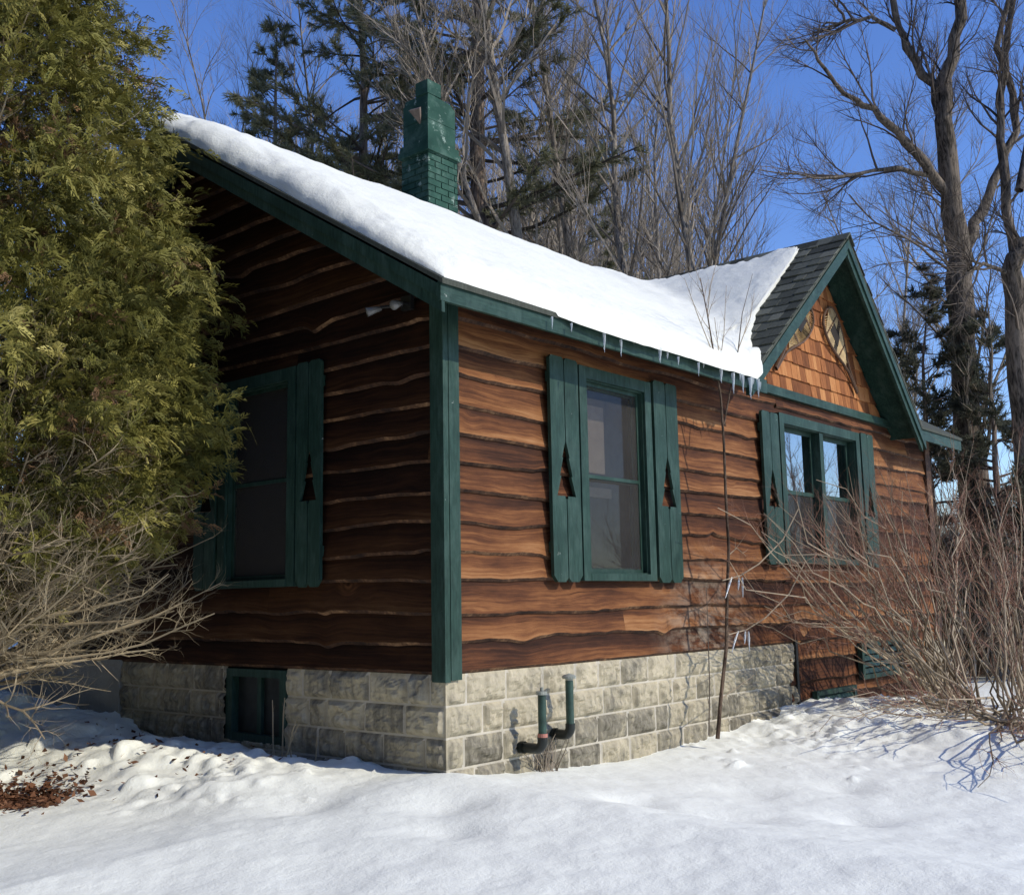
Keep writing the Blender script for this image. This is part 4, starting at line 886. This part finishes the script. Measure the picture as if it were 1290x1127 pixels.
for k in range(150):                                        # live branches inside and through the crown
    zz = R.uniform(.5, 5.5); a = R.random() * 6.283; L = float(np.interp(zz, *CP)) * R.uniform(.7, .98); q = wander(R, np.array([cb[0], cb[1], zz - .35]), norm(np.array([math.cos(a), math.sin(a), .55])), L, 6, .07, .03)
    rr2 = [.018 * (1 - .85 * j / 6) for j in range(7)]; br.tube(q, rr2, 4, 0, R.random())
    sprout(R, br, q, rr2, 0, 1, dict(cnt=[5], len=[.45], ang=[.7], seg=[3], rad=[.006], wig=.1, up=.02, start=[.3]), 0)
br.build('branches', DEADB, CE)
br = MB(); PD = dict(cnt=[9, 6], len=[.58, .24], ang=[.66, .8], seg=[4, 3], rad=[.007, .004], wig=.22, up=.05, lift=.10, start=[.25, .2])
for k in range(240):   # dead under-limbs
    zz = czz + R.uniform(.72, 1.7); a = R.uniform(0, 6.283) if k % 3 == 0 else R.uniform(-2.2, .45); el = R.uniform(-.08, .85); L = R.uniform(.9, 1.95)
    q = wander(R, np.array([cb[0] + .05 * math.cos(a), cb[1] + .05 * math.sin(a), zz]), np.array([math.cos(a) * math.cos(el), math.sin(a) * math.cos(el), math.sin(el)]), L, 7, .12, .055)
    q = [np.array([min(p[0], -.12), p[1], max(p[2], gz(p[0], p[1]) + .03)]) for p in q]
    rr2 = [.016 * (1 - .75 * j / 7) * R.uniform(.8, 1.2) for j in range(8)]; br.tube(q, rr2, 5, 0, R.random()); sprout(R, br, q, rr2, 0, 2, PD, 0)
br.build('dead_branches', DEADB, CE)
# leaf litter in the bare dip
b = MB(); K = 1500; ux = rs.normal(-1.66, .17, K); uy = rs.normal(2.36, .22, K); ux[:110] = rs.uniform(-1.5, -.3, 110); uy[:110] = rs.uniform(1.2, 3.6, 110); uz = ground(ux, uy) + rs.uniform(.003, .03, K); c = np.stack([ux, uy, uz], 1)
d1 = norm(rs.normal(0, 1, (K, 3)) * np.array([1, 1, .35])); d2 = norm(np.cross(d1, rs.normal(0, .5, (K, 3)) + np.array([0, 0, 1]))); s1 = rs.uniform(.012, .04, (K, 1)); s2 = s1 * rs.uniform(.3, .7, (K, 1))
b.quads(np.stack([c - d1 * s1, c - d2 * s2, c + d1 * s1 + np.array([0, 0, .006]), c + d2 * s2], 1), 0, rs.random(K)); tag(b.build('leaf_litter', LEAFM), 'brown dead leaves in the melted dip beside the cedar', 'leaves', None, 'stuff')

# ------------------------------------------------------------------ sapling in front of the sunny wall
R = random.Random(5); sy = -0.36
def wl_(px, py, y=sy):
    d = ROT.T @ np.array([(px - 645) / FPX, (py - 563.5) / FPX, 1]); t = (y - CAM[1]) / d[1]; return CAM + d * t
SA = thing('sapling', 'thin bare sapling growing in front of the sunny wall, up past the eave', 'sapling', tuple(wl_(905, 920)))
st = [(904, 930), (908, 880), (915, 815), (916, 750), (918, 690), (914, 620), (912, 560), (908, 500), (900, 450), (891, 395), (882, 350)]
tr = MB(); pts = [wl_(*p) for p in st]; rr2 = [.019, .017, .016, .015, .014, .013, .012, .010, .008, .006, .004]; tr.tube(pts, rr2, 8); 
pt2 = [wl_(912, 535), wl_(922, 480), wl_(930, 440), wl_(935, 395), wl_(948, 345)]; tr.tube(pt2, [.009, .007, .006, .004, .002], 6); tr.build('trunk', mat_bark('sapling_bark', (.05, .035, .025), (.17, .12, .085), (30, 30, 8)), SA, True)
for a in ([(900, 450), (880, 400), (862, 350)], [(905, 470), (912, 420), (915, 360)], [(891, 395), (895, 360), (905, 320)], [(930, 440), (945, 400), (950, 370)], [(922, 480), (905, 440), (900, 400)], [(917, 700), (928, 690), (940, 700)], [(908, 880), (925, 868), (950, 850)]):
    tw = MB(); q = [wl_(*p) for p in a]; tw.tube(q, [.005, .004, .002], 4, 0, .6); sprout(R, tw, q, [.005, .004, .002], 0, 1, dict(cnt=[5], len=[.25], ang=[.5], seg=[3], rad=[.003], wig=.08, up=.06, start=[.2]), 0); tw.build('twig', STEM, SA)
tw = MB(); sprout(R, tw, pts[5:], rr2[5:], 0, 2, dict(cnt=[10, 3], len=[.42, .16], ang=[.5, .5], seg=[4, 2], rad=[.004, .002], wig=.08, up=.05, start=[.4, .2]), 0)
tw.build('twigs', STEM, SA)
# second, thinner stem at the foot
S2 = thing('sapling', 'hair-thin low sprout beside the foot of the wall sapling', 'sapling', tuple(wl_(893, 925))); b = MB(); q = [wl_(893, 926), wl_(894, 860), wl_(892, 800), wl_(890, 740)]; b.tube(q, [.006, .005, .004, .002], 5); sprout(R, b, q, [.006, .005, .004, .002], 0, 1, dict(cnt=[7], len=[.3], ang=[.5], seg=[3], rad=[.003], wig=.1, up=.05, start=[.1]), 0); b.build('stem', TWIGD, S2)
# ice hanging on a low twig (two clumps)
for (px, py, lab) in ((922, 735, 'white ice clump hanging on a twig, upper of two by the sapling'), (930, 803, 'white ice clump hanging above the block foundation, lower of two')):
    I = thing('ice_clump', lab, 'ice', tuple(wl_(px, py, -.40)), 'ice clumps by the sapling'); b = MB()
    for dx, L, s in ((0, 18, -8), (9, 8, -1), (13, 17, 1)):
        p0 = wl_(px + dx, py - 8, -.40); p1 = wl_(px + dx + s * .5, py - 2 + L * .3, -.40); p2 = wl_(px + dx + s, py + L, -.41); b.tube([p0, p1, p2], [.007, .010, .003], 7)
    b.build('ice_drops', ICE, I, True); t = MB(); t.tube([wl_(px - 12, py - 4, -.40), wl_(px + 10, py - 10, -.40), wl_(px + 34, py - 25, -.5), wl_(px + 64, py - 55, -.6), wl_(px + 84, py - 95, -.7)], [.004, .005, .006, .006, .005], 5, 0, .8); t.build('twig', STEM, I)

# ------------------------------------------------------------------ shrubs on the right
def shrub(name, label, bases, targets, n, seed, r0, P, sag=.0, low=0):
    R = random.Random(seed); b0 = bases[0]; T_ = thing(name, label, 'shrub', (b0[0], b0[1], gz(b0[0], b0[1])), 'bare shrubs by the cottage')
    stb = MB(); tw = MB()
    for k in range(n):
        bx, by = R.choice(bases); bx += R.gauss(0, .10); by += R.gauss(0, .10); p0 = np.array([bx, by, gz(bx, by) - .03])
        (xa, xb), (ya, yb), (za, zb) = targets[k % len(targets)]
        p1 = np.array([R.uniform(xa, xb), R.uniform(ya, yb), R.uniform(za, zb)]); v = p1 - p0; L = np.linalg.norm(v)
        mid = np.array([0, 0, 1.0]) * L * R.uniform(-.02, .12) + np.array([R.gauss(0, .06), R.gauss(0, .06), 0]) * L
        ns = 9; q = []
        for j in range(ns + 1):
            t = j / ns; q.append(p0 + v * t + mid * 4 * t * (1 - t) * .6 + np.array([R.gauss(0, .017), R.gauss(0, .017), R.gauss(0, .017)]) * L * (0 < j))
        q = [np.array([p[0], min(p[1], -.14) if p[0] < XR + .2 else p[1], max(p[2], gz(p[0], p[1]) + .01)]) for p in q]
        rb = r0 * R.uniform(.6, 1.2); rr2 = [rb * (1 - .8 * j / ns) for j in range(ns + 1)]
        stb.tube(q, rr2, 5, 0, R.random()); sprout(R, tw, q, rr2, 0, len(P['cnt']), P, 0)
    stb.build('stems', STEM, T_, True); tw.build('twigs', REDTW, T_); return T_
PS = dict(cnt=[9, 6], len=[.62, .27], ang=[.48, .6], seg=[5, 3], rad=[.005, .0028], wig=.19, up=.05, lift=.18, start=[.35, .15])
shrub('bare_shrub', 'wide red-brown bare shrub fanning across the double window, pale stems', [(6.2, -1.15), (5.6, -1.5), (6.8, -1.0)], [((2.9, 4.0), (-1.0, -.35), (.35, 1.25)), ((3.8, 5.6), (-1.2, -.4), (.8, 1.7)), ((5.2, 7.4), (-1.4, -.4), (1.1, 2.0))], 68, 301, .0135, PS)
shrub('bare_shrub', 'tall grey stemmed bare shrub at the right edge beyond the cottage corner', [(7.6, -1.6), (8.4, -1.3)], [((6.6, 8.6), (-1.8, -.6), (1.1, 2.2)), ((7.6, 10.5), (-1.8, -.4), (1.0, 2.4))], 30, 302, .014, PS)
shrub('bare_shrub', 'low leaning dark branched shrub lying over the snow at the right edge', [(5.3, -1.95), (6.0, -1.75), (4.9, -2.2)], [((3.3, 4.6), (-2.1, -.9), (-.62, -.35)), ((2.6, 4.4), (-3.0, -2.1), (-.75, -.45)), ((4.0, 5.8), (-2.2, -1.2), (.1, 1.0))], 32, 303, .014, dict(PS, cnt=[6, 3], len=[.5, .2]))
shrub('bare_shrub', 'small tangled brown shrub below the louvred hatch at the block pier', [(8.0, -.55), (8.4, -.5)], [((7.2, 9.2), (-1.1, -.2), (-.4, .3))], 26, 304, .008, dict(PS, cnt=[7, 4], len=[.4, .2]))
# dry weeds by the basement window
R = random.Random(9); WD = thing('dry_weeds', 'dry brown weed stalks in the snow under the basement window', 'weeds', (-.12, 1.45, gz(-.12, 1.45))); b = MB()
for (x, y, dx, dy, L) in ((-.14, 1.62, 0, .02, .42), (-.16, 1.50, .03, .0, .45), (-.2, 1.42, .05, -.45, .34), (-.2, 1.44, .0, -.60, .32), (-.18, 1.36, .0, .3, .22), (-.1, 1.2, 0, -.3, .2)):
    q = wander(R, np.array([x, y, gz(x, y) - .02]), norm(np.array([dx, dy, 1.0])), L, 4, .05); b.tube(q, [.007, .006, .005, .006, .003], 5, 0, R.random()); sprout(R, b, q, [.006, .005, .004, .003, .002], 0, 1, dict(cnt=[3], len=[.09], ang=[.5], seg=[2], rad=[.003], wig=.1, up=.03, start=[.5]), 0)
b.build('stalks', DEADB, WD)
PWD = thing('dry_weeds', 'withered vine tangle under the elbows of the two foundation pipes', 'weeds', (.95, -.1, gz(.95, -.1))); b = MB()
for k in range(34):
    q = wander(R, np.array([.92 + R.gauss(0, .07), -.10 + R.gauss(0, .02), gz(.95, -.1) - .01]), norm(np.array([R.gauss(0, .3), 0, 1])), R.uniform(.15, .34), 4, .2); q = [np.array([p[0], min(p[1], -.05), p[2]]) for p in q]; b.tube(q, [.004, .004, .003, .003, .002], 4, 0, R.random())
b.build('stalks', TWIG, PWD)

# ------------------------------------------------------------------ the big trees on the right, limb by limb
PT = dict(cnt=[13, 9, 6], len=[1.9, .95, .48], ang=[.7, .65, .6], seg=[5, 4, 3], rad=[.022, .010, .005], wig=.16, up=.03, lift=.12, start=[.15, .15, .1])
def limb_tree(name, label, limbs, D, seed, mats, P, group):
    RS = .68 * D / 14; R = random.Random(seed); t0 = limbs[0]; p = at(t0[0][0][0], 700, D); T_ = thing(name, label, 'tree', (p[0], p[1], gz(p[0], p[1])), group)
    tr = MB(); tw = MB()
    for j, (pts, ra, rb, swing) in enumerate(limbs):
        n = len(pts); q = [at(a, c, D + swing * i / (n - 1)) for i, (a, c) in enumerate(pts)]
        if j == 0: q = [np.array([q[0][0], q[0][1], gz(q[0][0], q[0][1]) - .2])] + q; n += 1
        # refine and gnarl
        Q = []; Rr = []
        for i in range(n - 1):
            for s in range(3):
                t = s / 3; v = q[i] * (1 - t) + q[i + 1] * t; Q.append(v + np.array([R.gauss(0, .03), R.gauss(0, .03), R.gauss(0, .02)]) * (0 if (i + s) == 0 else 1)); Rr.append(RS * (ra + (rb - ra) * (i + t) / (n - 1)) * R.uniform(.9, 1.1))
        Q.append(q[-1]); Rr.append(rb * RS); tr.tube(Q, Rr, 10 if j == 0 else 7); sprout(R, tw, Q, Rr, 0, len(P['cnt']), dict(P, start=[.45 if j == 0 else .12, .15, .1]), 0)
    tr.build('trunk', mats[0], T_, True); tw.build('crown', mats[1], T_); return T_
D1 = 19.5
limb_tree('big_oak', 'big dark gnarled bare tree rising right of the cross gable', [
    ([(1222, 560), (1214, 430), (1207, 320), (1196, 235), (1190, 150), (1200, 70), (1212, 0), (1220, -110)], .30, .07, 0),
    ([(1192, 165), (1172, 110), (1143, 60), (1128, 20), (1115, -60)], .10, .05, .6), ([(1128, 38), (1095, 23), (1062, 27), (1036, 33)], .05, .015, .4), ([(1064, 27), (1052, 5), (1042, -25)], .03, .012, .2),
    ([(1196, 245), (1165, 205), (1130, 165), (1098, 140), (1065, 118), (1030, 75), (1014, 50)], .11, .015, -1.2), ([(1180, 222), (1130, 214), (1085, 219), (1030, 224), (955, 214)], .055, .008, -2.0),
    ([(1218, 310), (1238, 265), (1262, 205), (1282, 165), (1276, 120), (1256, 60), (1275, -20)], .11, .05, .8), ([(1204, 350), (1160, 312), (1105, 282), (1070, 245)], .03, .008, -1.5), ([(1204, 335), (1180, 290), (1165, 240)], .022, .007, -.8)], D1, 501, (BARKD, TWIGD), PT, 'bare deciduous trees')
limb_tree('broken_maple', 'bare tree with a ragged pale broken trunk at the right edge', [
    ([(1292, 560), (1284, 440), (1276, 340), (1284, 300)], .27, .16, 0), ([(1280, 330), (1268, 230), (1258, 150), (1268, 60), (1280, -40)], .11, .05, .8), ([(1284, 240), (1300, 150), (1320, 60)], .09, .04, .5), ([(1270, 345), (1240, 330), (1215, 345)], .05, .02, -.6)], 17.5, 502, (BARKD, TWIGD), PT, 'bare deciduous trees')
pine('spruce', 'ragged dark spruce between the big oak and the roof end', ll(1180, 19.0), 7.2, .10, 511, .10, 1.9, 70, dens=1.3, needle=SPRN, Ln=.12, droop=.15, group='spruces right of the cottage')
pine('spruce', 'taller spruce at the right edge behind the broken maple', ll(1264, 18.4), 6.3, .11, 512, .10, 2.1, 70, dens=1.3, needle=SPRN, Ln=.12, droop=.15, group='spruces right of the cottage')
# pines behind the roof
pine('white_pine', 'big white pine with a thick pale trunk just right of the chimney', ll(606, 21), 21, .30, 521, .38, 4.2, 120, lean=(.01, 0), dens=.9)
pine('white_pine', 'grey green pine left of the chimney above the roof ridge', ll(338, 24), 15.2, .20, 522, .34, 2.6, 100, dens=.8)
pine('white_pine', 'full dark pine close behind the left of the chimney', ll(455, 23), 19, .24, 523, .42, 3.8, 105, dens=.85)
pine('white_pine', 'slender pine half hidden by bare maples, right of the big pine', ll(742, 30), 17, .2, 524, .3, 2.4, 80, dens=1.0)
# bare deciduous trees
TR = [('grey bare tree left of the chimney, crossing the pine boughs', 430, 26, 18, .12, PB, .3), ('bare tree over the roof left of the slender chimney pine', 365, 30, 18, .12, PB, .3), ('bare pale maple just right of the chimney top', 585, 30, 20, .13, PB, .3), ('thin straight tree right of the big pine trunk', 635, 32, 20, .12, PU, .25), ('bare tree behind the forked light maple', 685, 33, 21, .13, PB, .25), ('leaning bare tree right of the forked maple', 735, 22, 17, .10, PB, .25), ('slender grey maple far behind the roof valley trunks', 835, 34, 21, .12, PU, .22), ('thin maple with ascending limbs left of the upswept one', 865, 30, 18, .10, PU, .22), ('small bare tree right of the upswept maples against open sky', 935, 30, 13, .08, PU, .2), ('bare twiggy tree between gable peak and oak', 1140, 21, 11, .07, PB, .2), ('bare tree right of the big oak, twigs crossing it', 1245, 19, 13, .09, PB, .2), ('pale bare tree against the sky between cedar and pine', 238, 22, 14.0, .10, PB, .25), ('slim grey bare tree behind the cedar top', 160, 26, 15, .12, PB, .3), ('thick forked bare maple with light trunk, right of the big pine', 704, 17, 15, .17, PB, .30),
      ('straight grey maple left of the twin trunks above the roof valley', 790, 20, 17, .15, PU, .25), ('dark maple second of the trunks above the roof valley', 818, 18, 15, .13, PU, .28), ('tall slim maple with fine upswept twigs left of the open sky', 880, 17, 16.5, .11, PU, .22),
      ('thin upswept maple at the edge of the open sky', 902, 20, 15.5, .09, PU, .25), ('crooked bare tree directly behind the chimney', 560, 27, 17, .14, PB, .35), ('slender maple between the forked maple and big pine', 655, 24, 17, .12, PB, .3), ('far straight maple behind the roof valley', 850, 27, 18, .13, PU, .25),
      ('thin bare tree left of the chimney', 400, 28, 18, .11, PB, .3), ('bare maple behind the straight grey maple', 760, 26, 19, .14, PB, .3), ('lone thin bare tree beyond the cross gable peak', 1110, 30, 9.5, .07, PB, .2), ('thin bare pole tree left of the big oak trunk', 1170, 22, 12, .07, PB, .3),
      ('small crowded bare tree over the left roof ridge', 285, 30, 13, .10, PB, .3)]
def clear_of_house(px, D):
    k = D
    while True:
        x, y = ll(px, k)
        if not (-1 < x < 10.6 and -1 < y < 7.6): return k
        k += 0.4
for i, (lab, px, D, h, r, P_, f0) in enumerate(TR):
    k = clear_of_house(px, D) / D; D, h, r = D * k, h * k, r * k
    P2 = dict(P_); fk = (0.34, (-.35, .2, 1), 8, .75) if 'thick forked' in lab else None
    bare_tree('bare_tree', lab, ll(px, D), h, r, 600 + i, lean=((i * 37 % 7 - 3) * .012, (i * 53 % 5 - 2) * .012), P=P2, first=f0, fork=fk)
# two trees and a fir beyond the frame that the double window mirrors
bare_tree('bare_tree', 'bare tree mirrored in the double window', (24, -14), 9, .14, 701, P=dict(PB, cnt=[24, 7, 3]), first=.2); bare_tree('bare_tree', 'slimmer bare tree mirrored in the double window', (30, -11), 8, .12, 702, P=dict(PB, cnt=[24, 7, 3]), first=.2)
# far woods: a mass of trunks and twigs nobody could count
R = random.Random(55); b = MB()
for k in range(820):
    px = R.uniform(60, 960) if k < 740 else R.uniform(1170, 1420); D = R.uniform(34, 62); p = ll(px, D); h = (R.uniform(15, 25) if k < 740 else R.uniform(4, 8)) * D / 48; z0 = gz(*p) - .1
    if px > 890: h *= .55
    if px < 250 and k < 740: h *= .72
    q = wander(R, np.array([p[0], p[1], z0]), np.array([R.gauss(0, .05), R.gauss(0, .05), 1.0]), h, 7, .04, .02); rr2 = [R.uniform(.06, .13) * (1 - .85 * j / 7) for j in range(8)]; b.tube(q, rr2, 4, 0, R.random())
    sprout(R, b, q, rr2, 0, 2, dict(cnt=[26, 6], len=[2.6, 1.2], ang=[.65, .65], seg=[4, 2], rad=[.040, .026], wig=.12, up=.05, start=[.15, .1]), 0)
tag(b.build('far_woods', TWIG), 'brown grey bare woods far behind the cottage', 'woods', None, 'stuff')
R = random.Random(56); rs = np.random.default_rng(56); b = MB(); PP = []; DD = []
for k in range(85):
    px = R.uniform(230, 900); D = R.uniform(32, 55); p = ll(px, D); z0 = gz(*p); h = R.uniform(6, 15) * D / 45
    for j in range(60):
        t = R.random() ** .8; a = R.random() * 6.283; r_2 = (1 - t) * 2.0 * R.random() ** .5; PP.append((p[0] + r_2 * math.cos(a), p[1] + r_2 * math.sin(a), z0 + .6 + h * t)); DD.append((math.cos(a), math.sin(a), .1))
blades(b, np.array(PP), norm(np.array(DD)), .55, .07, 10, .6, rs); tag(b.build('far_evergreens', NEEDLE), 'dim green evergreen growth among the far bare woods', 'woods', None, 'stuff')
# thicket right of and behind the cottage
R = random.Random(57); b = MB()
for k in range(420):
    px = R.uniform(1165, 1420); D = R.uniform(17.5, 28); p = ll(px, D); q = wander(R, np.array([p[0], p[1], gz(*p) - .05]), norm(np.array([R.gauss(0, .25), R.gauss(0, .25), 1.0])), R.uniform(1.6, 4.2), 6, .1, .02); rr2 = [.02 * (1 - .8 * j / 6) for j in range(7)]; b.tube(q, rr2, 4, 0, R.random()); sprout(R, b, q, rr2, 0, 2, dict(cnt=[10, 5], len=[1.0, .4], ang=[.6, .6], seg=[4, 3], rad=[.009, .005], wig=.12, up=.04, start=[.1, .1]), 0)
tag(b.build('thicket', TWIG), 'brown leafless thicket beyond the right end of the cottage', 'brush', None, 'stuff')
# evergreen woods added out of view, left and behind, to cut sky fill
rs = np.random.default_rng(91); R = random.Random(91); b = MB(); PP = []; DD = []
for k in range(260):
    a = rad(R.uniform(84, 258)); D = R.uniform(17, 32); x, y = CAM[0] + D * math.cos(a), CAM[1] + D * math.sin(a); h = R.uniform(13, 21); z0 = gz(x, y); b.tube([(x, y, z0), (x, y, z0 + h)], [.18, .03], 6, 1)
    for j in range(70):
        t = R.random() ** .7; c = R.random() * 6.283; q = (1 - t) * 3.0 * R.random() ** .4 + .1; PP.append((x + q * math.cos(c), y + q * math.sin(c), z0 + .8 + h * t)); DD.append((math.cos(c), math.sin(c), -.1))
blades(b, np.array(PP), norm(np.array(DD)), 1.0, .30, 7, .5, rs); tag(b.build('sky_blocker_woods', [NEEDLE, BARKP]), 'added evergreen woods out of view, blocking low sky light', 'woods', None, 'stuff')
# utility wire
b = MB(); a0, a1 = at(1040, 428, 24), at(1500, 446, 20); pts = [a0 * (1 - t) + a1 * t - np.array([0, 0, .25 * 4 * t * (1 - t)]) for t in np.linspace(0, 1, 16)]; b.tube(pts, [.012] * 16, 5); tag(b.build('utility_wire', BLACK), 'thin black wire crossing in front of the right-hand trees', 'wire')
